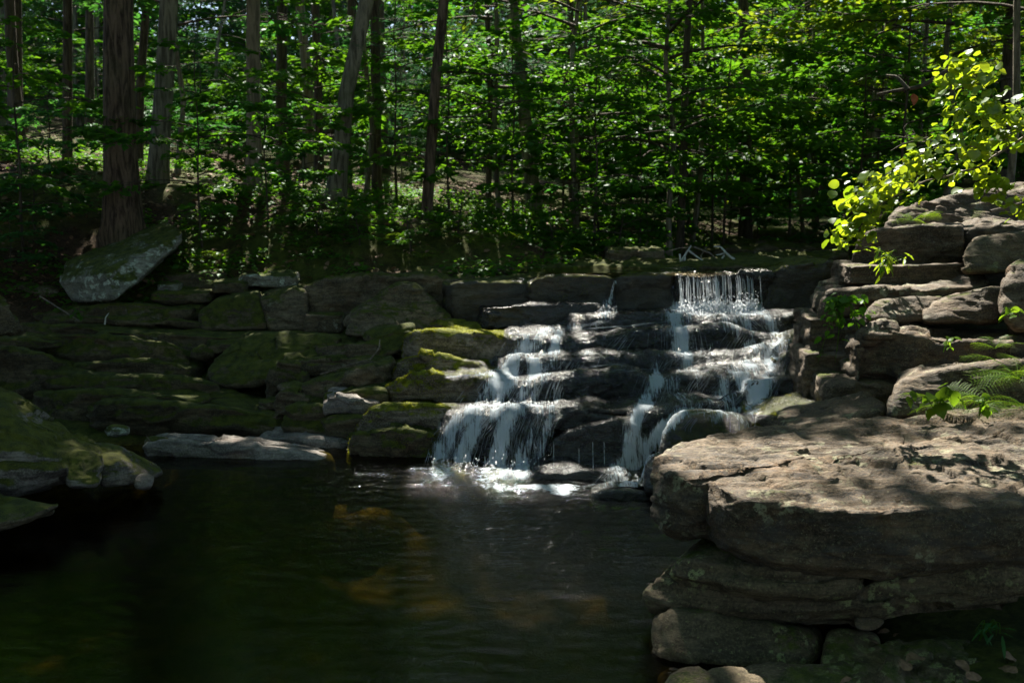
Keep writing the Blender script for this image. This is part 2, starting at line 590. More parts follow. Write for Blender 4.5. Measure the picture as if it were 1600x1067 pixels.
def terrain_h(x, y, detail=True):
    x, y = np.asarray(x, float), np.asarray(y, float)
    fl = interp(y, [-30, -6, 1, 4, 7.6, 8.4, 9.5, 10.5, 11.2, 11.9, 12.3, 12.8, 20, 40, 80, 160],
                [1.6, .8, -.5, -.75, -.7, -.5, -.1, .2, .45, .75, 1.05, 1.38, 1.48, 2.6, 7.5, 20])
    fleft = interp(y, [-30, -6, 1, 4, 8.0, 8.9, 9.6, 10.4, 11.2, 12, 12.7, 13.2, 13.7, 14.5, 16, 20, 30, 40, 80, 160],
                   [1.6, .8, -.5, -.75, -.7, -.35, -.12, .12, .35, .6, .98, 1.38, 1.72, 2.02, 2.3, 2.6, 3.5, 4.4, 10, 24])
    xl = interp(y, [-20, 2, 8, 10.5, 11.6, 12.6, 14, 20, 30, 60], [-5, -5.2, -5.0, -6.6, -6.2, -3.4, 1.3, 4.0, 7, 14])
    dl = np.maximum(0, xl - x)
    h = fl + .55 * (1 - np.exp(-dl / 2.3)) + .085 * dl + .03 * np.maximum(0, dl - 5)
    fleft = fleft + .22 * np.maximum(0, -5.6 - x) * (y < 30) + .05 * np.maximum(0, -4 - x) * (y > 12)
    wl = np.clip((-1.6 - x) / 1.4, 0, 1) * np.clip((15.5 - y) / 2, 0, 1)
    wl = wl * wl * (3 - 2 * wl)
    h = h * (1 - wl) + fleft * wl
    xr = interp(y, [-20, 3, 4.4, 6, 8, 11.5, 14, 20, 30, 60], [.9, .9, .98, 1.7, 2.75, 3.9, 4.9, 7.2, 11, 20])
    fr = interp(y, [-20, 3, 5, 6.5, 8, 9.5, 11, 14, 20, 40, 80, 160], [.5, -.03, .0, .35, .75, 1.45, 1.95, 2.2, 2.3, 3.4, 8, 20])
    w = np.clip((x - xr) / .7, 0, 1)
    w = w * w * (3 - 2 * w)
    h = h * (1 - w) + (fr + .10 * np.maximum(0, x - xr - .7)) * w
    h = h + (.36 * np.exp(-((x + 1.2 + .15 * np.sin(y * 9)) / .75) ** 2 - ((y - 7.95 + .12 * np.sin(x * 7)) / .24) ** 2) + .30 * np.exp(-((x + 2.0) / .45) ** 2 - ((y - 7.1) / .4) ** 2)) * (y < 8.8)  # underwater shelf added so the sun reaches the bed here
    if detail:
        p = np.stack([x, y, 0 * x], -1)
        amp = np.where((y < 9) & (dl < .3) & (w < .2), .6, 1.0)
        h = h + (.13 * fbm(p * .55, 3, 31) + .05 * fbm(p * 2.4, 3, 37)) * amp * (1 - .7 * w * (y < 12))
    return h


def build_ground():
    ys = np.concatenate([np.linspace(-40, 2, 16), np.linspace(2.4, 26, 230), np.geomspace(26.3, 200, 50)])
    xs = np.concatenate([-np.geomspace(150, 12.5, 26), np.linspace(-12, 12, 230), np.geomspace(12.5, 150, 26)])
    X, Y = np.meshgrid(xs, ys)
    Z = terrain_h(X.ravel(), Y.ravel())
    v = np.stack([X.ravel(), Y.ravel(), Z], -1)
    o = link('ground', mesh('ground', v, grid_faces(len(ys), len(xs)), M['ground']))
    tag(o, kind='structure')


build_ground()

# ------------------------------------------------------------------ rocks
ROCKS = {}


def displace(v, f, amp, freq, strata, seed, aniso=2.2, chip=1.0, grain=0.0):
    n = normals_of(v, f)
    q = v * np.array([1, 1, aniso])
    d = amp * (1.1 * fbm(q * freq, 4, seed) + .5 * ridge(q * freq * 1.9, 3, seed + 50))
    if strata:
        hz = np.sqrt(np.clip(1 - n[:, 2] ** 2, 0, 1))
        zz = v[:, 2] * 10 + 2.6 * fbm(v * np.array([.8, .8, .8]), 3, 5) + .25 * v[:, 0]
        s1 = vnoise(np.stack([zz, 0 * zz, 0 * zz + seed], -1), 3)
        s2 = vnoise(np.stack([zz * 2.7, 0 * zz + 5, 0 * zz + seed], -1), 4)
        pt = .5 + .5 * np.clip(2.2 * fbm(v * 1.1 + 40, 2, seed + 9), -1, 1)
        d = d + strata * hz * pt * (np.clip(s1 * 2.2, -1, 1) * .7 + .35 * np.clip(s2 * 2, -1, 1))
    if chip:
        wv = v + .10 * np.stack([fbm(v * 2.5 + 7 * k, 2, 60 + k) for k in range(3)], -1)
        d = d + chip * amp * 1.15 * facets(wv * np.array([2.3, 2.3, 5.0]), seed)
        d = d + chip * amp * .45 * facets(wv * np.array([6.5, 6.5, 12.0]) + 3, seed + 20)
    if grain:
        gq = v * np.array([2.2, 10, 6]) + .35 * fbm(v * 2, 2, 77)[:, None]
        d = d + grain * (ridge(gq, 4, 78) - .2) * np.clip(n[:, 2] * 1.6, .25, 1)
    return v + n * d[:, None]


def finish_rock(name, label, v, f, mat, group, cat='rock', parent=None):
    v = np.asarray(v)
    loc = np.array([(v[:, 0].min() + v[:, 0].max()) / 2, (v[:, 1].min() + v[:, 1].max()) / 2, v[:, 2].min()])
    me = mesh(name, v - loc, f, M[mat])
    o = link(name, me, parent, loc)
    if parent is None:
        tag(o, label, cat, group)
    ROCKS.setdefault(name, []).append((o, v, f))
    o['_i'] = 1
    del o['_i']
    return o, v, f


def resample(P, n):
    Q = np.vstack([P, P[:1]])
    s = np.concatenate([[0], np.cumsum(np.linalg.norm(np.diff(Q, axis=0), axis=1))])
    t = np.linspace(0, s[-1], n, endpoint=False)
    return np.stack([np.interp(t, s, Q[:, k]) for k in range(3)], -1)


def chaikin(P, it=2):
    for _ in range(it):
        Q = np.roll(P, -1, axis=0)
        P = np.stack([.75 * P + .25 * Q, .25 * P + .75 * Q], 1).reshape(-1, 3)
    return P


def slab(name, label, lip, depth, thick, mat, r=.05, tilt=0.0, back=None, prof=None, amp=.02, freq=2.2, strata=.015,
         N=150, K=14, MT=9, seed=None, group=None, smooth=2, cat='rock', world_pts=None, bskew=0.0, chip=1.25, grain=0.0):
    """A layer of rock: lip = (px, py, y) along its upper front edge; it reaches depth metres back and thick metres down."""
    seed = seed if seed is not None else len(bpy.data.objects)
    if world_pts is not None:
        P = np.array(world_pts, float)
    else:
        A = np.array([at(*q) for q in lip])
        if back is None:
            B = A[::-1].copy()
            B[:, 0] *= 1 + .5 * depth / B[:, 1]
            B[:, 1] += depth
            B[:, 0] += bskew * np.linspace(0, 1, len(B))
            B[:, 2] += tilt * depth
        else:
            B = np.array([at(*q) for q in back])
        P = np.vstack([A, B])
    P = resample(chaikin(P, smooth), N)
    area = .5 * np.sum(P[:, 0] * np.roll(P[:, 1], -1) - np.roll(P[:, 0], -1) * P[:, 1])
    if area < 0:
        P = P[::-1].copy()
    T = np.roll(P, -2, 0) - np.roll(P, 2, 0)
    nn = np.stack([T[:, 1], -T[:, 0], 0 * T[:, 0]], -1)
    nn /= np.linalg.norm(nn, axis=1, keepdims=True) + 1e-9
    c = P.mean(0)
    prof = prof or [(0, 0), (.5, .25 * r), (1, -.2 * r)]
    pt, pv = [q[0] for q in prof], [q[1] for q in prof]
    rings = []
    Pin = P - nn * r
    for s in np.linspace(0.03, 1, MT):
        rings.append(c + (Pin - c) * s)
    for a in np.linspace(0, 90, 6)[1:]:
        a = math.radians(a)
        rings.append(P - nn * r * (1 - math.sin(a)) - np.array([0, 0, r * (1 - math.cos(a))]))
    for t in np.linspace(0, 1, K)[1:]:
        rings.append(P + nn * np.interp(t, pt, pv) - np.array([0, 0, r + (thick - r) * t]))
    rings.append(P - nn * min(.15, 2.5 * r) - np.array([0, 0, thick + .01]))
    v = np.vstack(rings)
    f = grid_faces(len(rings), N, True)
    f = f[:, ::-1]
    nv = len(v)
    v = np.vstack([v, rings[0].mean(0), rings[-1].mean(0)])
    j = np.arange(N)
    cap1 = np.stack([np.full(N, nv), j, (j + 1) % N], -1)
    o2 = (len(rings) - 1) * N
    cap2 = np.stack([np.full(N, nv + 1), o2 + (j + 1) % N, o2 + j], -1)
    fs = (f, np.vstack([cap1, cap2]))
    n = normals_of(v, fs)
    if n[:N * MT, 2].mean() < 0:
        fs = (f[:, ::-1], np.vstack([cap1, cap2])[:, ::-1])
    v = displace(v, fs, amp, freq, strata, seed, chip=chip, grain=grain)
    return finish_rock(name, label, v, fs, mat, group, cat)


_cs = {}


def cube_sphere(n):
    if n in _cs:
        return _cs[n]
    bm = bmesh.new()
    bmesh.ops.create_cube(bm, size=2)
    bmesh.ops.subdivide_edges(bm, edges=bm.edges[:], cuts=n - 1, use_grid_fill=True)
    v = np.array([w.co[:] for w in bm.verts])
    f = np.array([[w.index for w in g.verts] for g in bm.faces])
    bm.free()
    v = np.tan(v * math.pi / 4 * .98)
    v /= np.linalg.norm(v, axis=1, keepdims=True)
    _cs[n] = (v, f)
    return _cs[n]


def hull(name, label, pts, mat, p=9, n=30, amp=.03, freq=2.0, strata=.012, seed=None, group=None, cat='rock', aniso=2.0, parent=None, chip=.8):
    """A boulder with the facets of the hull of the given points (px, py, y), edges rounded."""
    seed = seed if seed is not None else len(bpy.data.objects)
    W = np.array([at(*q) if len(q) == 3 else q[1:] for q in pts], float)
    c = (W.min(0) + W.max(0)) / 2
    h = (W.max(0) - W.min(0)) / 2 + 1e-6
    Q = (W - c) / h
    bm = bmesh.new()
    for q in Q:
        bm.verts.new(q)
    bmesh.ops.convex_hull(bm, input=bm.verts[:])
    bm.normal_update()
    pl = {}
    for g in bm.faces:
        nv = np.array(g.normal[:])
        d = float(np.dot(nv, np.array(g.verts[0].co[:])))
        if d > 1e-3:
            pl[tuple(np.round(nv, 2)) + (round(d, 2),)] = (nv, d)
    bm.free()
    dirs, f = cube_sphere(n)
    s = 0
    for nv, d in pl.values():
        s = s + np.maximum(0, dirs @ nv / d) ** p
    rad = s ** (-1.0 / p)
    v = dirs * np.minimum(rad, 1.7)[:, None] * h + c
    nr = normals_of(v, f)
    if np.mean(np.sum(nr * (v - c), 1)) < 0:
        f = f[:, ::-1]
    v = displace(v, f, amp, freq, strata, seed, aniso, chip)
    return finish_rock(name, label, v, f, mat, group, cat, parent)


def box_pts(px0, px1, pyt, pyb, y, depth, skew=0.0):
    """eight corner points of a block seen between the given pixels, its front at y, top going back depth"""
    a, b_ = at(px0, pyt, y), at(px1, pyt - skew, y)
    c, d = at(px0, pyb, y), at(px1, pyb, y)
    out = []
    for q in (a, b_, c, d):
        out.append(('w', *q))
        out.append(('w', q[0] * (1 + .4 * depth / y), q[1] + depth, q[2]))
    return out


exec_rocks = True
GL, GC, GR, GN = 'mossy rocks of the far left bank', 'rock steps of the cascade', 'stacked rocks of the right bank', 'rocks in the lower right corner'

# ---- cascade steps (hold the water)
CASC = []


def cs(*a, **k):
    r = slab(*a, **k)
    CASC.append(r)
    return r


cs('rock_ledge', 'dark wet ledge whose lip the upper fall of thin water threads drops over',
   [(1040, 431, 11.5), (1090, 430, 11.42), (1150, 428, 11.42), (1200, 424, 11.45), (1240, 424, 11.6)], 1.6, .50, 'wet', r=.03, amp=.030, N=200, group=GC)
cs('rock_ledge', 'dark mossy-topped ledge between the thin single trickle and the upper fall',
   [(945, 440, 11.6), (975, 432, 11.5), (1000, 430, 11.47), (1075, 431, 11.52)], 1.5, .48, 'wetmoss', r=.03, amp=.02, group=GC)
cs('rock_ledge', 'moss-capped rounded block left of the thin single trickle, its rim bright yellow green',
   [(815, 443, 11.55), (850, 431, 11.45), (900, 430, 11.42), (958, 433, 11.46), (965, 440, 11.6)], 1.3, .36, 'wetmoss', r=.03, amp=.02, group=GC)
cs('rock_ledge', 'dark undercut layer below the moss-capped block, dry and nearly black',
   [(745, 480, 11.3), (800, 478, 11.2), (880, 476, 11.18), (965, 479, 11.2)], 1.2, .25, 'wet', r=.02, amp=.025, group=GC)
cs('rock_ledge', 'low dark ledge with dripping roots beside the domed rock, left of the moss-capped block',
   [(690, 446, 11.7), (740, 441, 11.65), (800, 442, 11.6), (870, 440, 11.65)], 1.2, .5, 'wetmoss', r=.03, group=GC)
cs('rock_ledge', 'long dark mossy block ending the upper fall ledge on the right, top sloping up',
   [(1165, 430, 11.55), (1195, 424, 11.47), (1240, 415, 11.4), (1290, 409, 11.35), (1312, 412, 11.5)], 1.4, .60, 'wetmoss', r=.04, amp=.02, group=GC)
cs('rock_ledge', 'wet shelf the upper fall splashes onto, water spreading over it',
   [(885, 497, 10.95), (940, 491, 10.9), (1000, 490, 10.85), (1080, 492, 10.75), (1180, 496, 10.7), (1270, 492, 10.8), (1290, 488, 11.0)], .9, .20, 'wet', r=.035, amp=.030, N=220, group=GC)
cs('rock_ledge', 'broad wet second step, water film glinting on its left half',
   [(790, 523, 10.6), (850, 528, 10.45), (930, 524, 10.45), (1010, 518, 10.45), (1080, 514, 10.4), (1160, 512, 10.35), (1225, 522, 10.4), (1262, 525, 10.6)], 1.1, .24, 'wet', r=.045, amp=.037, N=260, group=GC)
cs('rock_ledge', 'wet third step under the spreading middle falls',
   [(770, 563, 10.2), (840, 562, 10.05), (900, 552, 10.0), (980, 556, 9.95), (1060, 556, 9.95), (1140, 553, 9.95), (1215, 548, 10.0)], 1.1, .24, 'wet', r=.03, amp=.037, N=260, group=GC)
cs('rock_ledge', 'dark bulging wet step in the middle of the cascade, bare of water on its face',
   [(735, 600, 9.7), (800, 598, 9.5), (860, 585, 9.4), (930, 574, 9.4), (990, 580, 9.4), (1050, 592, 9.4), (1120, 590, 9.45), (1210, 575, 9.55)], 1.1, .30, 'wet', r=.04, amp=.042, N=260, group=GC)
cs('rock_ledge', 'lowest wide wet step that the lower left fan of water pours over',
   [(690, 655, 9.0), (720, 644, 8.85), (800, 637, 8.72), (880, 636, 8.68), (960, 640, 8.7), (1010, 638, 8.72), (1080, 632, 8.8), (1190, 618, 9.1)], 1.3, .62, 'wet', r=.05, amp=.042, N=280, K=20, group=GC,
   prof=[(0, 0), (.25, .02), (.45, -.05), (.7, -.12), (1, -.04)])
CASC.append(hull('boulder', 'dark wet rock below the middle step with two thin drips down its face',
   [(855, 690, 8.5), (880, 672, 8.5), (960, 650, 8.5), (1000, 660, 8.55), (1000, 745, 8.45), (850, 745, 8.45), (860, 680, 9.1), (990, 650, 9.1), (870, 740, 9.0), (990, 740, 9.0)], 'wet', p=10, group=GC))
CASC.append(hull('boulder', 'humped dark boulder with a thin veil of water over its crown, above the near boulder',
   [(1035, 665, 8.1), (1060, 645, 8.2), (1110, 637, 8.25), (1165, 642, 8.2), (1185, 665, 8.1), (1180, 730, 7.9), (1020, 730, 7.95), (1050, 650, 8.8), (1170, 640, 8.8), (1030, 730, 8.6), (1180, 730, 8.6)], 'wetmoss', p=8, group=GC))
CASC.append(hull('boulder', 'black wet stone at the foot of the right chute, half hidden by the near boulder',
   [(1012, 720, 7.5), (1035, 700, 7.6), (1075, 700, 7.6), (1005, 770, 7.35), (1075, 775, 7.35), (1015, 710, 8.0), (1075, 705, 8.0), (1010, 765, 8.0), (1075, 765, 8.0)], 'wet', p=8, n=22, group=GC))
CASC.append(slab('rock_ledge', 'low dark shelf at the water line between the two lower falls',
   [(760, 757, 8.1), (800, 745, 8.08), (870, 738, 8.05), (950, 736, 8.0), (985, 745, 8.0)], .6, .25, 'wet', r=.02, amp=.025, group=GC))
cs('flat_stone', 'small dark stone awash in the pool at the foot of the right chute',
   [(925, 771, 7.5), (955, 766, 7.45), (1000, 768, 7.45), (1030, 775, 7.5)], .22, .15, 'wet', r=.02, amp=.01, N=80, K=7, MT=6, group=GC)
# right flank of the cascade
cs('rock_ledge', 'mossy slanting rib beside the right edge of the falls, above a second mossy rib',
   [(1205, 548, 9.9), (1230, 535, 9.8), (1262, 520, 9.7), (1290, 512, 9.8)], .6, .25, 'wetmoss', r=.03, amp=.02, N=100, group=GC)
cs('rock_ledge', 'lower short mossy rib beside the right edge of the falls',
   [(1212, 563, 9.5), (1225, 552, 9.4), (1250, 547, 9.35), (1285, 545, 9.4)], .5, .35, 'wetmoss', r=.04, amp=.02, N=100, group=GC)
cs('rock_ledge', 'wet blue-glinting slab between the right falls and the dark bank wall',
   [(1170, 605, 9.1), (1210, 596, 9.0), (1255, 590, 8.9), (1290, 588, 9.0)], .7, .3, 'wet', r=.02, amp=.02, N=110, group=GC)
MOSSL = cs('rock_ledge', 'sunlit mossy shelf above the near boulder, right of the veiled hump',
   [(1165, 648, 8.5), (1200, 645, 8.25), (1240, 650, 8.1), (1275, 632, 8.1), (1300, 622, 8.3)], .75, .3, 'steps', r=.03, amp=.02, N=130, group=GC)

# ---- bright mossy steps left of the falls
ST = []


def st(*a, **k):
    r = slab(*a, **k)
    ST.append(r)
    CASC.append(r)
    return r


GS = 'sunlit mossy steps left of the falls'
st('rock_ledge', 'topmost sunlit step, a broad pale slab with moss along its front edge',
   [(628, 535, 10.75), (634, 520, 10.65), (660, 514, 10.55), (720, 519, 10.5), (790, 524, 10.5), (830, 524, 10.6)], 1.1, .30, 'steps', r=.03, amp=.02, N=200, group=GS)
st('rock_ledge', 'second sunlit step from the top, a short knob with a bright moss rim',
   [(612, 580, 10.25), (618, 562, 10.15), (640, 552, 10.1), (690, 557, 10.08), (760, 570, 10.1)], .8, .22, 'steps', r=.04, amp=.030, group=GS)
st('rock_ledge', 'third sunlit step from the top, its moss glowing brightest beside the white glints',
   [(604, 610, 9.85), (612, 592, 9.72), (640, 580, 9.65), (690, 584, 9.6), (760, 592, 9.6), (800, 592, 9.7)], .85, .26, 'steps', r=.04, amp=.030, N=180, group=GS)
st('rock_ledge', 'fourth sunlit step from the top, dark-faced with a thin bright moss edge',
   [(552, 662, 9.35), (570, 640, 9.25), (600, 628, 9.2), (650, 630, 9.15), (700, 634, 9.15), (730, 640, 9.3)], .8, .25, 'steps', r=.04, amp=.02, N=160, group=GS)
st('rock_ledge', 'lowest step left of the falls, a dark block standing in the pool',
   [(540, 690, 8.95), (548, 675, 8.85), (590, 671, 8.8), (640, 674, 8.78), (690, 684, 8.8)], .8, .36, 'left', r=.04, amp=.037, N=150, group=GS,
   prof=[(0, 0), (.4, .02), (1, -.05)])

# ---- left bank
hull('boulder', 'big boulder with a thick green moss cap in the pool at the left edge',
     [(-160, 520, 8.3), (0, 590, 8.0), (70, 638, 7.85), (122, 668, 7.75), (172, 697, 7.65), (200, 716, 7.6), (-160, 690, 6.8), (20, 706, 6.85), (75, 704, 6.9), (100, 712, 6.95), (116, 770, 6.9), (-160, 820, 6.6), (60, 782, 6.8), (195, 735, 7.5), (150, 750, 8.2), (-100, 700, 8.6)],
     'mossbig', p=9, n=60, amp=.045, freq=1.7, group='boulders at the left edge of the pool')
hull('boulder', 'round mossy boulder wedged beside the moss-capped one, its face bare grey',
     [(100, 712, 7.15), (125, 698, 7.2), (155, 708, 7.15), (162, 722, 7.1), (152, 762, 6.95), (105, 762, 6.95), (112, 700, 7.5), (165, 705, 7.5), (120, 740, 7.7), (170, 740, 7.7)],
     'mossbig', p=8, n=30, amp=.025, group='boulders at the left edge of the pool')
hull('boulder', 'low wedge-shaped boulder tapering to a wet point, right of the round mossy one',
     [(135, 690, 7.7), (170, 688, 7.75), (205, 700, 7.8), (240, 722, 7.8), (265, 742, 7.75), (235, 752, 7.45), (165, 745, 7.25), (150, 720, 7.3), (200, 725, 7.35), (150, 720, 8.2), (250, 735, 8.1), (160, 770, 7.2)],
     'pointmoss', p=9, n=36, amp=.03, strata=.02, group='boulders at the left edge of the pool')
hull('stone', 'small wet stone off the tip of the wedge-shaped boulder',
     [(210, 745, 7.35), (225, 738, 7.4), (242, 745, 7.35), (240, 762, 7.3), (210, 762, 7.3), (215, 745, 7.6), (240, 745, 7.6), (225, 765, 7.6)], 'greyslab', p=7, n=14, amp=.015, group='boulders at the left edge of the pool')
hull('boulder', 'flat wet rock lying low in the pool under the moss-capped boulder',
     [(-90, 770, 6.5), (0, 762, 6.6), (60, 770, 6.6), (104, 778, 6.6), (85, 792, 6.4), (0, 815, 6.2), (-90, 830, 6.1), (0, 840, 6.2), (100, 800, 6.7), (-80, 800, 6.9)],
     'leftdry', p=8, n=30, amp=.025, strata=.02, group='boulders at the left edge of the pool')
slab('flat_slab', 'long pale driftlike slab lying flat along the far edge of the pool',
     [(222, 697, 8.8), (240, 689, 8.85), (300, 690, 8.8), (400, 699, 8.75), (470, 709, 8.72), (518, 719, 8.75)], .36, .22, 'greyslab', r=.04, amp=.018, strata=.012, N=170, group='flat slabs at the pool edge')
slab('flat_slab', 'shorter brown slab behind the long pale one, ending at the dark step',
     [(398, 692, 9.2), (420, 683, 9.25), (480, 684, 9.2), (560, 693, 9.2)], .5, .25, 'greyslab', r=.04, amp=.02, group='flat slabs at the pool edge')
slab('flat_slab', 'squarish green-topped stone on the shorter brown slab',
     [(474, 680, 9.45), (490, 672, 9.5), (545, 675, 9.5), (560, 680, 9.55)], .5, .15, 'leftdry', r=.035, amp=.015, N=90, group='flat slabs at the pool edge')
hull('stone', 'smooth pale rounded stone in front of the mossy left ledges',
     [(157, 672, 9.2), (180, 661, 9.3), (203, 668, 9.25), (205, 680, 9.2), (165, 684, 9.2), (165, 668, 9.5), (200, 665, 9.5), (180, 682, 9.5)], 'pale', p=6, n=18, amp=.012, strata=0)
hull('stone', 'small brown stone at the left end of the long pale slab',
     [(222, 690, 9.0), (235, 682, 9.05), (262, 684, 9.05), (272, 694, 9.0), (228, 700, 8.95), (265, 702, 8.95), (240, 685, 9.3), (262, 690, 9.3)], 'leftdry', p=7, n=14, amp=.012)
def L(label, lip, depth, thick, mat='left', **k):
    k['r'] = k.get('r', .05) * .6
    return slab('rock_ledge', label, lip, depth, thick, mat, group=GL, **{'strata': .035, 'amp': .026, **k})

L('longest mossy ledge above the pool, with a bare grey right end',
  [(130, 640, 9.9), (180, 628, 9.8), (250, 630, 9.75), (330, 636, 9.7), (400, 643, 9.68), (446, 652, 9.75)], .9, .42, r=.07, N=190, prof=[(0, 0), (.4, .03), (.8, -.08), (1, -.16)])
L('low mossy tongue under the step ledges, left of the longest ledge',
  [(40, 618, 10.2), (120, 607, 10.15), (200, 612, 10.1), (240, 618, 10.15)], 1.0, .45, r=.08)
L('thin mossy step with a pale worn edge, third above the pool far left',
  [(-60, 585, 10.8), (40, 580, 10.6), (150, 588, 10.45), (250, 588, 10.4), (330, 600, 10.4), (350, 608, 10.5)], 1.2, .35, r=.05, N=190)
L('narrow mossy step with a curled grey right end, below the tall dark face',
  [(110, 578, 10.9), (140, 566, 10.8), (200, 563, 10.75), (270, 567, 10.75), (303, 580, 10.8)], .9, .30, r=.045)
L('tall dark-faced ledge with fluted grey rock at its right end',
  [(20, 545, 11.3), (60, 522, 11.15), (120, 520, 11.1), (200, 530, 11.05), (270, 532, 11.05), (305, 560, 11.15)], 1.1, .42, r=.09, N=190, amp=.03)
L('mossy tread above the tall dark face, long and low',
  [(-40, 510, 11.7), (40, 505, 11.6), (120, 512, 11.5), (220, 522, 11.45), (330, 527, 11.45), (420, 525, 11.5)], 1.0, .3, r=.04, N=190)
L('dark ledge directly under the leaning pale boulder',
  [(30, 492, 12.3), (100, 484, 12.2), (170, 473, 12.1), (240, 476, 12.05), (310, 484, 12.0)], 1.2, .35, r=.05, N=170)
L('buttress of dark mossy rock at the left, under the small edge boulder',
  [(-120, 560, 10.6), (-20, 545, 10.5), (60, 552, 10.55), (110, 570, 10.7)], .9, .5, r=.08)
hull('boulder', 'leaning wedge of grey rock poking in from the left edge above the moss-capped boulder',
     [(-60, 440, 10.2), (0, 462, 10.0), (22, 490, 9.95), (40, 518, 10.0), (15, 530, 9.9), (-60, 540, 9.8), (-40, 470, 10.7), (35, 515, 10.5)], 'leftdry', p=9, n=26, group=GL)
hull('boulder', 'large leaning pale boulder streaked with white lichen under the big tree',
     [(93, 442, 12.5), (102, 408, 12.9), (258, 347, 13.6), (286, 362, 12.95), (283, 378, 12.85), (178, 471, 11.95), (163, 428, 12.05), (112, 471, 12.35), (275, 392, 13.9), (150, 465, 13.5)],
     'pale', p=60, n=56, amp=.016, freq=2.5, strata=.006, chip=.7, group=GL)
hull('boulder', 'square lichen-blotched block left of the leaning pale boulder',
     box_pts(-60, 94, 406, 455, 13.2, .9, 6), 'pale', p=10, n=30, amp=.03, group=GL)
hull('boulder', 'low rough rock under the lichen-blotched block at the left edge',
     box_pts(-60, 88, 447, 484, 12.7, .8, 0), 'leftdry', p=8, n=28, amp=.04, group=GL)
hull('boulder', 'squarish dark mossy block left of the leaning crack in the middle ledge',
     [(312, 492, 12.0), (335, 468, 12.05), (365, 462, 12.1), (402, 457, 12.1), (408, 470, 12.0), (418, 516, 11.9), (315, 516, 11.9), (350, 455, 13.0), (410, 447, 13.0), (330, 510, 13.0), (420, 510, 13.0)],
     'left', p=24, n=34, amp=.02, group=GL)
hull('boulder', 'leaning slab right of the crack in the middle ledge, its top edge lined with moss',
     [(406, 468, 12.0), (460, 450, 12.05), (480, 455, 12.1), (482, 518, 11.95), (420, 517, 11.9), (408, 455, 12.9), (470, 440, 13.0), (425, 515, 12.8), (480, 515, 12.8)],
     'leftdry', p=24, n=32, amp=.02, group=GL)
slab('rock_ledge', 'long brown rock wall with a mossy grassy top running to the domed rock',
     [(462, 455, 12.2), (490, 440, 12.2), (530, 430, 12.15), (600, 429, 12.1), (680, 431, 12.1), (745, 437, 12.1)], 1.6, .75, 'leftdry', r=.08, amp=.035, N=220, K=20, group=GL)
hull('boulder', 'small square block set into the foot of the long brown wall',
     box_pts(475, 535, 492, 520, 11.9, .6, 0), 'leftdry', p=12, n=20, amp=.015, group=GL)
hull('boulder', 'cone-shaped domed rock rising against the brown wall, left of the upper cascade',
     [(530, 500, 11.5), (560, 480, 11.5), (600, 445, 11.7), (625, 434, 11.75), (655, 440, 11.75), (690, 480, 11.6), (712, 500, 11.5), (700, 520, 11.4), (540, 525, 11.4), (630, 436, 12.3), (540, 500, 12.3), (710, 500, 12.3)],
     'leftdry', p=8, n=44, amp=.025, strata=.016, group=GL)
hull('boulder', 'rounded knob at the foot of the domed rock with a worn pale ridge',
     [(532, 512, 11.2), (545, 495, 11.25), (575, 482, 11.3), (610, 487, 11.3), (632, 505, 11.25), (625, 530, 11.1), (535, 528, 11.1), (560, 490, 11.7), (620, 495, 11.7), (540, 525, 11.6), (630, 525, 11.6)],
     'leftdry', p=7, n=28, amp=.022, group=GL)
hull('boulder', 'steep mossy rock face between the domed rock and the topmost sunlit step',
     [(565, 520, 11.0), (600, 506, 11.05), (650, 503, 11.0), (640, 540, 10.8), (600, 560, 10.7), (560, 562, 10.75), (580, 512, 11.6), (650, 505, 11.6), (600, 560, 11.4)],
     'left', p=9, n=30, amp=.025, group=GL)
hull('boulder', 'big slanting dark rock below the cracked ledge, its flat top edge catching pale light',
     [(318, 596, 10.7), (312, 580, 10.8), (360, 530, 10.95), (388, 518, 11.0), (450, 518, 10.95), (540, 526, 10.9), (530, 545, 10.75), (440, 580, 10.5), (400, 606, 10.4), (330, 606, 10.5), (390, 516, 11.6), (540, 522, 11.5), (330, 590, 11.5), (480, 590, 11.3)],
     'left', p=13, n=50, amp=.025, strata=.018, group=GL)
L('short pale-edged layer right of the slanting dark rock, upper of two',
  [(495, 546, 10.75), (510, 537, 10.75), (560, 537, 10.7), (600, 540, 10.75)], .6, .16, r=.03, N=90, mat='leftdry')
L('thin flat layer under the short pale-edged one, with twigs caught on it',
  [(440, 572, 10.45), (470, 562, 10.45), (540, 561, 10.4), (610, 563, 10.4)], .7, .16, r=.03, N=110, mat='leftdry')
L('grey-topped lump at the foot of the slanting dark rock',
  [(415, 590, 10.3), (428, 565, 10.25), (462, 562, 10.2), (480, 585, 10.2)], .5, .3, r=.06, N=90)
L('slanting twisted layer of pale streaked rock in the middle of the left bank',
  [(462, 612, 10.0), (480, 600, 10.0), (530, 590, 10.0), (580, 574, 10.0), (612, 570, 10.05)], .6, .25, r=.05, N=120, mat='leftdry', amp=.03)
L('green mossy hump beside the third sunlit step',
  [(505, 622, 9.75), (530, 612, 9.7), (570, 606, 9.65), (606, 612, 9.6)], .7, .3, r=.07, N=110)
L('small knob with a pale worn top, below the grey-topped lump',
  [(428, 628, 9.75), (436, 612, 9.75), (470, 614, 9.7), (482, 625, 9.7)], .4, .2, r=.045, N=80, mat='leftdry')
L('dark block under the small pale-topped knob',
  [(446, 650, 9.6), (452, 634, 9.55), (500, 632, 9.5), (520, 640, 9.5)], .6, .35, r=.05, N=90)
L('pale bare-topped layer pointing left beside the fourth sunlit step',
  [(504, 624, 9.45), (516, 618, 9.45), (560, 624, 9.4), (590, 632, 9.4)], .5, .17, r=.035, N=90, mat='greyslab')
L('dark recess block under the pale bare-topped layer',
  [(500, 655, 9.4), (520, 648, 9.35), (570, 650, 9.3), (600, 660, 9.3)], .6, .4, r=.05, N=90)
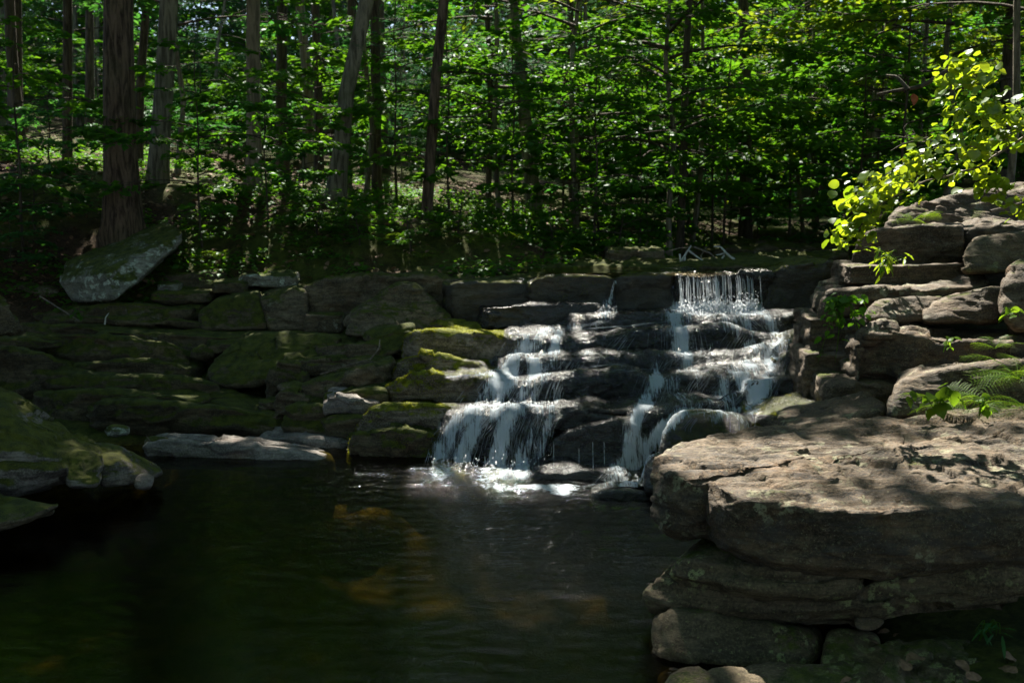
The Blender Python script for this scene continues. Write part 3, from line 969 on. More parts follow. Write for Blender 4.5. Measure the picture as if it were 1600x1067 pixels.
TH = dict(r=.025, N=130, K=8, MT=7)
L('thin shelf on the tread right of the fluted grey rock', [(300, 548, 11.05), (330, 538, 11.1), (380, 535, 11.1)], .5, .09, **TH)
L('thin long shelf under the narrow step with the curled end', [(60, 596, 10.5), (140, 590, 10.45), (220, 594, 10.4), (300, 604, 10.45)], .6, .08, **TH)
L('thin mossy plate on the far left tread near the buttress', [(-40, 535, 11.0), (30, 530, 10.95), (90, 536, 10.95)], .6, .09, **TH)
L('thin plate along the foot of the dark ledge under the leaning boulder', [(60, 500, 11.95), (150, 494, 11.9), (260, 499, 11.85), (320, 505, 11.9)], .5, .07, **TH)
L('thin plate lying over the left part of the longest ledge', [(150, 626, 9.95), (200, 620, 9.95), (270, 622, 9.92), (320, 630, 9.95)], .5, .06, **TH)
L('thin pale plate between the longest ledge and the dark block', [(400, 632, 9.85), (440, 626, 9.85), (470, 634, 9.85)], .4, .08, mat='leftdry', **TH)
# rocks on the bank above
Bk = lambda label, pts, mat='leftdry', **k: hull('stone', label, pts, mat, group='stones scattered on the left bank', **k)
Bk('rounded tan stone right of the leaning pale boulder', box_pts(243, 280, 443, 457, 12.6, .4), 'pale', p=6, n=16, amp=.015)
Bk('long brown stone right of the rounded tan one, a fern clump above it', box_pts(255, 345, 428, 452, 12.9, .5, 4), p=7, n=20)
Bk('flat pale-edged stone under the rounded tan one', box_pts(232, 325, 456, 474, 12.35, .6), 'left', p=8, n=20)
Bk('pale broken stones below the bright fern clump', box_pts(375, 460, 431, 448, 12.6, .5, 2), 'pale', p=8, n=20, amp=.04)
Bk('mossy flat stone between the brown stone and the bright fern clump', box_pts(330, 385, 440, 460, 12.5, .6), 'left', p=7, n=18)
Bk('pale stone half sunk in the bank below the leaning grey tree', box_pts(610, 665, 375, 392, 14.4, .5), 'pale', p=8, n=16, amp=.03)
Bk('dark squarish stone on the bank behind the dead white branch', box_pts(950, 1000, 388, 412, 13.6, .6), 'leftdry', p=9, n=18)
Bk('dark ribbed stone beside the dark squarish one', box_pts(998, 1040, 390, 414, 13.5, .6), 'leftdry', p=8, n=18)
slab('rock_ledge', 'mossy flat apron behind the upper fall, with a dead white branch on it',
     [(640, 424, 12.8), (760, 420, 12.9), (880, 416, 12.9), (1000, 418, 12.6), (1100, 416, 12.4), (1200, 411, 12.3), (1240, 408, 12.4)], 1.4, .3, 'left', r=.05, amp=.04, N=220, group=GL)
for k, (px0, px1, py, y, lab) in enumerate([(1120, 1330, 402, 14.2, 'nearest thin ledge across the stream bed behind the falls'), (1060, 1335, 388, 16.5, 'second ledge back across the shaded stream bed'),
                                             (1130, 1340, 376, 19.5, 'third ledge back in the shaded stream bed'), (1180, 1350, 362, 22.5, 'farthest rock band at the end of the stream bed')]):
    slab('rock_ledge', lab, [(px0, py + 3, y), ((px0 + px1) / 2, py, y - .1), (px1, py - 2, y)], 1.1, .35, 'leftdry', r=.05, amp=.05, N=120, group='ledges across the upper stream')

# ---- right bank
R = lambda label, pts, mat='right', **k: hull('boulder', label, pts, mat, group=GR, **k)
R('large dark slab-sided block at the top of the right bank, under the sunlit branch',
  [(1310, 442, 9.45), (1345, 370, 9.4), (1385, 355, 9.35), (1440, 351, 9.3), (1506, 352, 9.25), (1506, 416, 9.3), (1330, 445, 9.5), (1500, 445, 9.4), (1350, 370, 10.4), (1500, 350, 10.4), (1320, 440, 10.2), (1510, 440, 10.2)], p=30, n=48, amp=.022)
R('thin dark layer between the large block and the tilted slab',
  box_pts(1326, 1510, 415, 445, 8.95, .8, 2), p=22, n=30, amp=.018)
R('lichen-spotted squat block beside the large dark one, at the right edge',
  [(1504, 395, 8.6), (1515, 382, 8.7), (1550, 366, 8.75), (1640, 362, 8.7), (1640, 425, 8.5), (1506, 425, 8.5), (1520, 372, 9.4), (1640, 360, 9.4), (1510, 425, 9.3), (1640, 425, 9.3)], 'layer', p=22, n=38, amp=.02)
slab('rock_ledge', 'broad needle-strewn slab top behind the lichen-spotted block',
     [(1480, 358, 9.6), (1540, 352, 9.3), (1640, 352, 9.1)], 1.2, .25, 'near', r=.04, amp=.03, N=110, group=GR)
R('tall rounded boulder cut by the right edge, below the lichen-spotted block',
  [(1556, 440, 7.7), (1575, 410, 7.8), (1605, 397, 7.8), (1680, 395, 7.7), (1680, 525, 7.5), (1572, 528, 7.5), (1560, 470, 7.6), (1580, 410, 8.5), (1680, 400, 8.5), (1570, 525, 8.3), (1680, 525, 8.3)], p=9, n=36, amp=.03)
slab('rock_ledge', 'wide tilted slab with pale streaks and moss seams, the grass tuft at its back',
     [(1286, 470, 8.75), (1300, 452, 8.8), (1350, 447, 8.7), (1420, 452, 8.55), (1480, 448, 8.5), (1560, 440, 8.45)], .75, .25, 'near', r=.05, amp=.03, N=190, tilt=.06, group=GR)
R('rounded lower layer of the tilted slab, left part with a pale worn nose',
  [(1345, 490, 8.3), (1365, 475, 8.35), (1420, 462, 8.4), (1480, 462, 8.4), (1470, 500, 8.2), (1350, 505, 8.2), (1370, 470, 9.0), (1480, 460, 9.0), (1350, 500, 8.9), (1480, 500, 8.9)], p=9, n=32, amp=.025)
R('dark rounded lower layer under the tilted slab, right part next to the edge boulder',
  [(1432, 487, 8.15), (1470, 468, 8.2), (1530, 452, 8.2), (1568, 445, 8.2), (1568, 505, 8.0), (1440, 508, 8.0), (1470, 460, 8.8), (1568, 445, 8.8), (1450, 505, 8.7), (1568, 505, 8.7)], p=9, n=32, amp=.025)
slab('rock_ledge', 'grey knobbed shelf with a sunlit ragged edge below the tilted slab',
     [(1345, 545, 7.95), (1343, 520, 8.0), (1358, 507, 8.05), (1400, 512, 7.95), (1450, 527, 7.85), (1560, 531, 7.75), (1620, 535, 7.7)], .6, .40, 'near', r=.045, amp=.03, N=170, group=GR)
hull('stone', 'rounded grey cap stone on the left end of the knobbed shelf',
     [(1344, 520, 8.0), (1355, 503, 8.05), (1395, 499, 8.05), (1410, 515, 7.95), (1400, 530, 7.9), (1346, 532, 7.95), (1360, 502, 8.4), (1405, 505, 8.4), (1350, 525, 8.4), (1400, 525, 8.4)], 'near', p=7, n=22, amp=.02, group=GR)
R('dark square block under the green hanging plant', box_pts(1263, 1350, 497, 552, 8.7, .8, 0), p=22, n=30, amp=.03)
R('dark cubic block low in the bank wall beside the falls', box_pts(1258, 1345, 552, 628, 8.5, .9, 0), p=22, n=30, amp=.03)
R('dark angular block in the shadow under the knobbed shelf', box_pts(1330, 1440, 572, 632, 8.1, .9, 4), p=11, n=30, amp=.03)
R('dark back block filling the shadow above the sunlit mossy shelf', box_pts(1290, 1420, 600, 660, 7.9, .8, 0), p=11, n=26, amp=.03)
R('long rounded slab the ferns grow over, directly behind the near boulder',
  [(1386, 610, 6.95), (1400, 590, 7.0), (1450, 575, 7.0), (1540, 566, 6.95), (1660, 558, 6.9), (1660, 650, 6.75), (1388, 655, 6.8), (1410, 578, 7.7), (1660, 556, 7.6), (1390, 650, 7.5), (1660, 650, 7.5)], 'near', p=16, n=46, amp=.025)
slab('rock_ledge', 'flat grey slab edge between the sunlit mossy shelf and the near boulder',
     [(1225, 665, 7.3), (1290, 655, 7.2), (1340, 645, 7.15), (1392, 640, 7.1)], .7, .3, 'near', r=.05, amp=.02, N=110, group=GR)
R('big pale brown boulder at the back of the right bank behind the sunlit leaves',
  [(1365, 350, 10.6), (1380, 332, 10.7), (1440, 322, 10.8), (1520, 296, 10.9), (1640, 290, 10.8), (1640, 362, 10.5), (1370, 368, 10.5), (1450, 318, 11.8), (1640, 285, 11.8), (1380, 368, 11.6), (1640, 365, 11.6)], 'right', p=9, n=44, amp=.04)

# ---- near corner
NEARB = slab('boulder', 'huge near boulder with a needle-strewn flat top and a vertical notch near its left end',
     [(1048, 697, 6.0), (1026, 722, 5.55), (1030, 742, 5.22), (1070, 744, 5.08), (1098, 741, 5.04), (1109, 744, 5.09), (1119, 757, 4.95), (1150, 778, 4.80), (1220, 793, 4.70), (1320, 803, 4.64), (1420, 801, 4.64), (1520, 792, 4.68), (1700, 790, 4.70)],
     0, .33, 'near', back=[(1720, 632, 6.6), (1600, 631, 6.75), (1500, 641, 6.7), (1400, 651, 6.6), (1250, 663, 6.4), (1150, 670, 6.25), (1090, 682, 6.12)],
     r=.026, amp=.026, freq=2.0, strata=.02, N=520, K=44, MT=60, seed=11, group=GN, chip=.85, grain=.03,
     prof=[(0, 0), (.2, .015), (.5, .03), (.78, .02), (1, -.05)])
slab('boulder', 'lens-shaped rock layer directly under the left part of the huge near boulder',
     [(1046, 872, 5.0), (1070, 872, 4.9), (1140, 882, 4.80), (1220, 892, 4.74), (1300, 893, 4.72), (1350, 890, 4.75)], 1.3, .165, 'layer', bskew=.75, r=.04, amp=.02, strata=.014, N=240, K=22, MT=14, seed=12, group=GN,
     prof=[(0, 0), (.4, .03), (1, -.06)])
slab('boulder', 'dark lower layer of the near rock stack, running out of the right edge',
     [(1004, 905, 5.12), (1040, 905, 5.0), (1120, 920, 4.86), (1220, 928, 4.80), (1340, 918, 4.76), (1420, 900, 4.72), (1500, 893, 4.72), (1700, 885, 4.72)], 1.6, .21, 'layer', bskew=1.0, r=.04, amp=.024, strata=.014, N=300, K=26, MT=14, seed=13, group=GN,
     prof=[(0, 0), (.35, .03), (.7, 0), (1, -.12)])
hull('boulder', 'bulging green-lichened base rock of the near stack, standing in the water',
     [(998, 985, 4.72), (1014, 950, 4.85), (1080, 942, 4.80), (1180, 955, 4.72), (1292, 985, 4.66), (1300, 1020, 4.55), (1275, 1052, 4.5), (1150, 1056, 4.5), (1060, 1036, 4.55), (1005, 1022, 4.66), (1030, 950, 5.8), (1290, 975, 5.6), (1050, 1050, 5.6), (1290, 1040, 5.5)],
     'layer', p=9, n=60, amp=.02, freq=2.4, seed=14, group=GN)
hull('stone', 'blunt triangular stone leaning on the base rock of the near stack',
     [(1278, 1015, 4.72), (1292, 985, 4.75), (1310, 978, 4.78), (1365, 985, 4.75), (1380, 1000, 4.7), (1370, 1042, 4.5), (1278, 1042, 4.55), (1300, 980, 5.1), (1370, 985, 5.1), (1290, 1040, 5.0), (1370, 1040, 5.0)], 'layer', p=10, n=30, amp=.015, group=GN)
hull('stone', 'small oval pebble lying on top of the blunt triangular stone',
     [(1328, 968, 4.72), (1345, 955, 4.76), (1372, 960, 4.75), (1386, 975, 4.7), (1365, 986, 4.66), (1335, 982, 4.67), (1345, 957, 4.92), (1380, 968, 4.9), (1350, 984, 4.88)], 'near', p=6, n=18, amp=.008, strata=.003, group=GN)
hull('stone', 'small reddish stone at the water line in the bottom right corner',
     [(1026, 1058, 4.55), (1045, 1040, 4.6), (1075, 1042, 4.6), (1085, 1060, 4.5), (1060, 1075, 4.42), (1025, 1075, 4.45), (1050, 1040, 4.8), (1080, 1050, 4.75)], 'near', p=7, n=18, amp=.012, group=GN)
zf = .06
slab('rock_ledge', 'flat ground-level rock in the bottom right corner, scattered with dry leaves', None, 0, .25, 'layer',
     world_pts=[atz(*q, zf) for q in [(1040, 1062), (1110, 1050), (1200, 1047), (1290, 1040), (1380, 1010), (1500, 990), (1700, 985)]] + [np.array([3.0, 3.2, .05]), np.array([.6, 3.2, -.05])],
     r=.04, amp=.03, freq=2.5, N=260, K=8, MT=26, seed=15, group=GN)

# ------------------------------------------------------------------ water
def merged_bvh(items):
    vs, fs, off = [], [], 0
    for _, v, f in items:
        vs.append(v)
        for g in (f if isinstance(f, tuple) else (f,)):
            fs.extend((np.asarray(g) + off).tolist())
        off += len(v)
    return BVHTree.FromPolygons(np.vstack(vs).tolist(), fs)


bvh = merged_bvh(CASC)
xs = np.arange(-1.35, 3.75, .03)
ys = np.arange(11.9, 7.55, -.018)                       # flows towards the camera
ZR = np.full((len(ys), len(xs)), -.05)
for i, y in enumerate(ys):
    for j, x in enumerate(xs):
        h = bvh.ray_cast(Vector((x, y, 3)), Vector((0, 0, -1)))
        if h[0] is not None:
            ZR[i, j] = max(h[0].z, -.05)
ZW = ZR.copy()
slope = np.zeros(len(xs))
for i in range(1, len(ys)):
    dy = ys[i - 1] - ys[i]
    slope = np.minimum(slope + 13 * dy, 9)
    cand = ZW[i - 1] - slope * dy
    rockz = ZR[i] + .012
    on = rockz >= cand
    slope = np.where(on, np.clip((ZW[i - 1] - rockz) / dy, 0, .5), slope)
    ZW[i] = np.where(on, rockz, cand)
# light lateral smoothing
for _ in range(2):
    ZW[:, 1:-1] = np.maximum(ZR[:, 1:-1] + .008, .25 * ZW[:, :-2] + .5 * ZW[:, 1:-1] + .25 * ZW[:, 2:])
XX, YY = np.meshgrid(xs, ys)
WV = np.stack([XX, YY, ZW], -1)
PX, PY = to_px(WV)

STROKES = [  # polyline of photo pixels, half width in pixels, density
    ([(1062, 486), (1120, 480), (1185, 484)], 13, 1.0),
    ([(1060, 490), (1062, 520), (1064, 552)], 36, .8),
    ([(1130, 488), (1150, 500), (1165, 515)], 40, .55),
    ([(1185, 488), (1205, 505), (1215, 525), (1210, 545)], 24, .55),
    ([(1160, 515), (1140, 545)], 30, .3),
    ([(1215, 540), (1200, 565), (1190, 600), (1175, 635)], 24, .72),
    ([(1180, 545), (1165, 580), (1140, 610), (1115, 640)], 34, .65),
    ([(1110, 555), (1085, 580), (1065, 610), (1050, 640)], 44, .45),
    ([(1035, 560), (1020, 590), (1010, 625)], 26, .4),
    ([(905, 508), (870, 516), (820, 522), (800, 520)], 12, .65),  # level strokes from here paint glints of the wet film white
    ([(1050, 500), (990, 508), (930, 512), (880, 516)], 10, .5),
    ([(1010, 552), (950, 550), (890, 552)], 8, .4),
    ([(700, 588), (750, 584), (790, 584)], 7, .5),
    ([(900, 575), (960, 568), (1020, 578)], 10, .35),
    ([(870, 520), (866, 545), (864, 575)], 12, .85),
    ([(830, 528), (822, 550), (806, 575)], 26, .75),
    ([(800, 575), (785, 600), (765, 634)], 32, .85),
    ([(850, 575), (830, 600), (815, 634)], 34, .7),
    ([(875, 590), (868, 610), (862, 634)], 18, .6),
    ([(740, 642), (702, 675), (684, 738)], 20, .75),
    ([(770, 640), (735, 680), (715, 740)], 22, .9),
    ([(805, 638), (785, 680), (775, 740)], 24, .85),
    ([(838, 637), (822, 680), (812, 738)], 20, .75),
    ([(868, 637), (852, 670), (842, 715)], 12, .5),
    ([(1025, 592), (1010, 630), (990, 660), (984, 712)], 16, .85),
    ([(1180, 642), (1120, 640), (1066, 646)], 9, .7),
    ([(1066, 646), (1035, 670), (1014, 700), (998, 730)], 15, .9),
    ([(1020, 690), (1000, 722), (980, 762)], 22, .88),
    ([(1000, 714), (965, 735), (945, 760)], 20, .7),
    ([(1150, 645), (1165, 660), (1170, 682)], 10, .5),
    ([(1090, 648), (1075, 668)], 8, .3),
    ([(962, 437), (956, 460), (950, 478)], 3, .9),
    ([(950, 476), (945, 492)], 14, .6),
    ([(940, 500), (900, 512)], 12, .45),
    ([(980, 520), (960, 545)], 26, .22),
    ([(900, 560), (880, 590)], 40, .3),
    ([(960, 580), (1010, 575)], 30, .22),
]


def stroke_mask(px, py):
    mk = np.zeros(px.shape)
    for pts, hw, dens in STROKES:
        for a, b_ in zip(pts[:-1], pts[1:]):
            ax, ay = a
            bx, by = b_
            l2 = (bx - ax) ** 2 + (by - ay) ** 2
            t = np.clip(((px - ax) * (bx - ax) + (py - ay) * (by - ay)) / l2, 0, 1)
            d = np.hypot(px - ax - t * (bx - ax), py - ay - t * (by - ay)) / hw
            mk = np.maximum(mk, dens * np.clip(1.35 - d, 0, 1))
    return mk


mask = stroke_mask(PX, PY)
nz = fbm(np.stack([XX.ravel() * 9, YY.ravel() * 3, ZW.ravel() * 3], -1), 3, 71).reshape(XX.shape)
mask = np.clip(.95 * mask * (1 + .8 * nz), 0, 1)
arc = np.zeros(ZW.shape)
arc[1:] = np.cumsum(np.hypot(np.diff(ZW, axis=0), .018), axis=0)
# small standing ripples on the sheet
rip = fbm(np.stack([XX.ravel() * 30, arc.ravel() * 9, 0 * XX.ravel()], -1), 3, 72).reshape(XX.shape)
WN = WV.copy()
WN[..., 2] += .010 * rip * (.4 + mask)
WN[..., 1] -= .012 * np.abs(rip) * mask
wet_film = ((PX > 690) & (PX < 1275) & (PY > 425) & (PY < 765) & (ZW > .0) & ((PX > 800) | (PY > 560)))
keep_v = ((mask > .06) | (wet_film & (ZW - ZR < .03)))
F = grid_faces(len(ys), len(xs))
kv = keep_v.ravel()
F = F[kv[F].all(1)]
used = np.unique(F)
rm = -np.ones(len(kv), dtype=int)
rm[used] = np.arange(len(used))
wf = rm[F][:, ::-1]
fall = link('waterfall', mesh('waterfall', WN.reshape(-1, 3)[used], wf, M['fall'], attrs={'foam_glint': mask.ravel()[used], 'flow_u': XX.ravel()[used], 'flow_v': arc.ravel()[used]}))
tag(fall, 'white water tumbling down the dark rock steps in two branches', kind='structure')

full_faces = grid_faces(len(ys), len(xs))
wbvh = BVHTree.FromPolygons(WV.reshape(-1, 3).tolist(), full_faces.tolist())
EYE = Vector((0, 0, CAM_H))


def on_water(px, py):
    d = Vector(ray(px, py)).normalized()
    h = wbvh.ray_cast(EYE, d)
    return (np.array(h[0]), np.array(h[1])) if h[0] is not None else None


def tubes(paths, radii, sides=3):
    """paths: list of (n,3); radii: list of (n,)"""
    vs, fs, off = [], [], 0
    ang = np.linspace(0, 2 * math.pi, sides, endpoint=False)
    for P, rr in zip(paths, radii):
        P = np.asarray(P, float)
        T = np.gradient(P, axis=0)
        T /= np.linalg.norm(T, axis=1, keepdims=True) + 1e-9
        ref = np.array([1., 0, 0]) if abs(T[:, 0]).mean() < .8 else np.array([0, 0, 1.])
        A = np.cross(T, ref)
        A /= np.linalg.norm(A, axis=1, keepdims=True) + 1e-9
        B = np.cross(T, A)
        rr = np.asarray(rr)[:, None, None]
        V = P[:, None, :] + rr * (np.cos(ang)[None, :, None] * A[:, None] + np.sin(ang)[None, :, None] * B[:, None])
        vs.append(V.reshape(-1, 3))
        fs.append(grid_faces(len(P), sides, True) + off)
        off += len(P) * sides
    return np.vstack(vs), np.vstack(fs)


def build_strands():
    paths, radii = [], []
    for pts, hw, dens in STROKES:
        P = np.array(pts, float)
        seg = np.linalg.norm(np.diff(P, axis=0), axis=1)
        s = np.concatenate([[0], np.cumsum(seg)])
        n = int(s[-1] * hw * dens * .05) + 3
        for _ in range(n):
            l = random.uniform(14, 46)
            s0 = random.uniform(-4, max(1, s[-1] - l * .5))
            off = random.gauss(0, .48) * hw
            fan = random.gauss(0, .025)
            path = []
            for q in np.arange(0, l, 3.0):
                sx = s0 + q
                px = np.interp(sx, s, P[:, 0]) + off * (1 + .2 * sx / s[-1]) + fan * q
                py = np.interp(sx, s, P[:, 1]) + (0 if 0 <= sx <= s[-1] else (sx if sx < 0 else sx - s[-1]) * .5)
                py += abs(P[-1, 0] - P[0, 0]) / (abs(P[-1, 1] - P[0, 1]) + 1e-3) * 0
                h = on_water(px, py)
                if h is None:
                    break
                if path and np.linalg.norm(h[0] - path[-1]) > .16:
                    break
                path.append(h[0] + h[1] * (.004 + .012 * random.random()))
            if len(path) < 4:
                continue
            path = np.array(path)
            w = random.uniform(.0007, .0024) * (1.25 if dens > .8 else 1)
            t = np.linspace(0, 1, len(path))
            paths.append(path)
            radii.append(w * np.clip(np.minimum(t * 5, (1 - t) * 3.5), .08, 1))
    # thin threads of the upper fall: each drops freely from the lip
    for px, w in [(1058, 2), (1064, 4), (1072, 5), (1080, 2), (1086, 3), (1093, 4), (1099, 5), (1106, 2), (1113, 3), (1119, 4), (1123, 4), (1134, 4), (1141, 2), (1150, 3), (1156, 4), (1163, 2), (1168, 3), (1175, 2), (1184, 1.5)]:
        for k in range(5):
            x0 = px + random.gauss(0, w * .5)
            x0 += 3 * math.sin(px * 1.7)
            p0 = at(x0, 432 + random.uniform(-3, 5) + 2 * math.sin(px), 11.38)
            z1 = 1.10 + random.uniform(-.02, .04)
            hh = p0[2] - z1
            if hh < .1:
                continue
            t = np.linspace(0, 1, 12)
            y = p0[1] - .16 * np.sqrt(t) * random.uniform(.8, 1.2)
            x = p0[0] + .006 * np.sin(t * 5 + random.random() * 6)
            P = np.stack([x + 0 * t, y, p0[2] - hh * t], -1)
            paths.append(P)
            radii.append((.0016 * w + .001) * np.clip(np.minimum(.35 + t * 2, 1.1 - .45 * t), .2, 1) * random.uniform(.4, .9))
    # thin drips on the dark rocks
    for px, y0, y1 in [(905, 700, 735), (930, 690, 735), (946, 690, 730), (840, 640, 735), (985, 640, 700), (800, 690, 730), (865, 690, 735), (1155, 650, 690), (1140, 650, 680), (1168, 655, 690), (1178, 650, 690)]:
        x0 = px + random.gauss(0, 2)
        P = [on_water(x0 + .02 * (q - y0), q) for q in range(y0, y1, 6)]
        P = np.array([h[0] + h[1] * .008 for h in P if h is not None])
        if len(P) > 4:
            paths.append(P)
            radii.append(np.full(len(P), .003))
    v, f = tubes(paths, radii, 4)
    o = link('water_strands', mesh('water_strands', v, f, M['strand']), fall)
    tag(o, kind='stuff')


build_strands()


def droplets():
    """splash: small drops and froth where falls land"""
    ico = bmesh.new()
    bmesh.ops.create_icosphere(ico, subdivisions=1, radius=1)
    iv = np.array([w.co[:] for w in ico.verts])
    jf = np.array([[w.index for w in g.verts] for g in ico.faces])
    ico.free()
    cs_, rs_ = [], []
    spots = [(1060, 1185, 484, 11.12, .11, 1100), (1050, 1200, 492, 10.9, .04, 500), (1095, 1130, 478, 11.15, .12, 160), (1150, 1185, 478, 11.1, .12, 160), (935, 965, 490, 10.95, .08, 60),
             (672, 860, 738, 8.42, .10, 520), (940, 1005, 762, 7.95, .07, 320), (760, 870, 632, 8.95, .03, 120), (1040, 1110, 552, 10.0, .03, 90)]
    for x0, x1, py, y, hh, n in spots:
        for _ in range(n):
            p = at(random.uniform(x0, x1), py + random.gauss(0, 3), y + random.gauss(0, .07))
            p[2] += abs(random.gauss(0, hh * .6)) - .01
            cs_.append(p)
            rs_.append(random.uniform(.002, .0055) * (1 if random.random() < .85 else 1.8))
    c = np.array(cs_)
    r = np.array(rs_)[:, None, None]
    st_ = np.array([1, 1, 1.5])
    v = (c[:, None, :] + iv[None] * r * st_).reshape(-1, 3)
    f = (jf[None] + (np.arange(len(c)) * len(iv))[:, None, None]).reshape(-1, 3)
    o = link('spray_drops', mesh('spray_drops', v, f, M['strand']), fall)
    tag(o, kind='stuff')


droplets()


def build_pool():
    xs = np.concatenate([np.linspace(-9, -4.1, 40), np.arange(-4, 3.2, .03)])
    ys = np.concatenate([np.linspace(1.0, 3.9, 30), np.arange(4, 9.3, .026)])
    X, Y = np.meshgrid(xs, ys)
    x, y = X.ravel(), Y.ravel()
    px, py = to_px(np.stack([x, y, 0 * x], -1))
    # distance from the two places where the falls land
    d1 = np.hypot(x - (-.25), y - 8.2)
    d2 = np.hypot(x - 1.0, y - 7.8)
    q = np.stack([x, y, 0 * x], -1)
    warp = .25 * fbm(q * 1.3, 3, 81)
    brk = np.clip(.6 + 1.5 * fbm(q * np.array([1.2, 2.5, 1]) + 9, 3, 86), 0, 1.4)
    w = (.008 * np.sin((d1 + 1.6 * warp) * 44) * np.exp(-d1 / 1.5) + .008 * np.sin((d2 + 1.6 * warp) * 39 + 1) * np.exp(-d2 / 1.5)) * brk
    ry = np.stack([x * 2.6, y * 11, 0 * x], -1)
    near = np.exp(-np.minimum(d1, d2) / 1.3)
    mid = np.exp(-((x - .5) ** 2 / .7 + (y - 6.3) ** 2 / 1.8))
    w = w + (.0010 + .014 * near + .010 * mid) * fbm(ry, 3, 82) + .012 * near * fbm(q * 14, 3, 83)
    mk = np.zeros_like(x)  # white of the landing froth, with sun glints painted in
    for (ax, ay, bx, by, hw, dn) in [(650, 740, 870, 742, 13, .95), (560, 745, 700, 752, 10, .55), (640, 752, 800, 760, 8, .75), (780, 762, 930, 766, 9, .95), (930, 765, 1010, 766, 12, .9), (860, 758, 930, 766, 7, .6), (540, 750, 600, 748, 6, .4)]:
        l2 = (bx - ax) ** 2 + (by - ay) ** 2
        t = np.clip(((px - ax) * (bx - ax) + (py - ay) * (by - ay)) / l2, 0, 1)
        d = np.hypot(px - ax - t * (bx - ax), (py - ay - t * (by - ay)) * 1.0) / hw
        mk = np.maximum(mk, dn * np.clip(1.5 - .75 * d, 0, 1))
    w = w + .014 * mk * (.4 + fbm(q * 18, 3, 84))
    chop = .08 + .7 * near + .75 * np.exp(-((x - .6) ** 2 / .8 + (y - 6.6) ** 2 / 1.6))
    o = link('water', mesh('water', np.stack([x, y, w], -1), grid_faces(len(ys), len(xs)), M['pool'], attrs={'foam_glint': np.clip(mk * (.8 + .5 * fbm(q * 5, 2, 85)), 0, 1), 'chop': chop}))
    tag(o, 'dark brown pool with golden light on its bed', kind='structure')


build_pool()


def build_stream():
    pts = [(-.2, 12.05), (.2, 12.4), (1.2, 13.2), (2.0, 14.5), (4.0, 20), (6.6, 28), (9.5, 28), (6.8, 20), (4.7, 14.5), (4.0, 12.6), (3.7, 11.6), (3.0, 11.5), (2.0, 11.48), (.6, 11.6)]
    bm = bmesh.new()
    vs = [bm.verts.new((x, y, 1.50 + .004 * max(0, y - 12))) for x, y in pts]
    fc = bm.faces.new(vs)
    bmesh.ops.triangulate(bm, faces=[fc])
    bmesh.ops.recalc_face_normals(bm, faces=bm.faces[:])
    me = bpy.data.meshes.new('stream')
    bm.to_mesh(me)
    bm.free()
    me.materials.append(M['stream'])
    tag(link('stream', me), 'shallow stream feeding the upper fall', kind='structure')


build_stream()

# ------------------------------------------------------------------ leaves
LEAF4 = np.array([[0, 0, 0], [.5, .32, .07], [1, 0, -.05], [.5, -.32, .07]])
LEAF4F = np.array([[0, 1, 2], [0, 2, 3]])
LEAF6 = np.array([[0, 0, 0], [.3, .33, .06], [.72, .26, .04], [1, 0, -.10], [.72, -.26, .04], [.3, -.33, .06]])
LEAF6F = np.array([[0, 1, 2], [0, 2, 3], [0, 3, 4], [0, 4, 5]])
NEEDLE = np.array([[0, 0, 0], [.5, .09, 0], [1, 0, -.06], [.5, -.09, 0]])


def unit(a):
    return a / (np.linalg.norm(a, axis=-1, keepdims=True) + 1e-9)


def leaves(pos, axis, nrm, size, base=LEAF4, bf=LEAF4F, tint=None):
    axis = unit(axis)
    nrm = unit(nrm - np.sum(nrm * axis, 1, keepdims=True) * axis)
    lat = np.cross(nrm, axis)
    size = np.asarray(size)[:, None, None]
    v = pos[:, None] + size * (base[None, :, 0:1] * axis[:, None] + base[None, :, 1:2] * lat[:, None] + base[None, :, 2:3] * nrm[:, None])
    k = len(base)
    f = (bf[None] + (np.arange(len(pos)) * k)[:, None, None]).reshape(-1, 3)
    tint = RNG.random(len(pos)) if tint is None else tint
    return v.reshape(-1, 3), f, np.repeat(tint, k)


def spray_leaves(orig, dirs, length, nl, leaf, style, rng):
    """flat sprays: orig (s,3), dirs (s,3) -> leaf arrays"""
    s = len(orig)
    u = rng.random((s, nl)) ** .8
    side = np.where(rng.random((s, nl)) < .5, -1, 1)
    wid = (.52 if style != 'needle' else .38) * (1 - .65 * u) * rng.random((s, nl)) ** .7
    d = unit(dirs)
    lat = unit(np.cross(np.array([0, 0, 1.0])[None], d))
    up = np.cross(d, lat)
    L = length[:, None]
    pos = orig[:, None] + d[:, None] * (u * L)[..., None] + lat[:, None] * (side * wid * L)[..., None] + up[:, None] * (rng.normal(0, .035, (s, nl)) * L)[..., None]
    pos[..., 2] -= (.22 if style != 'needle' else .34) * u ** 2 * L * .6 + .12 * wid * L
    ax = d[:, None] * (.55 + .3 * rng.random((s, nl, 1))) + lat[:, None] * (side[..., None] * (.75 + .3 * rng.random((s, nl, 1)))) + rng.normal(0, .18, (s, nl, 3))
    ax[..., 2] -= .2
    nr = np.array([0, 0, 1.0]) + rng.normal(0, .33, (s, nl, 3))
    sz = leaf * (.7 + .6 * rng.random((s, nl)))
    return pos.reshape(-1, 3), ax.reshape(-1, 3), nr.reshape(-1, 3), sz.ravel()


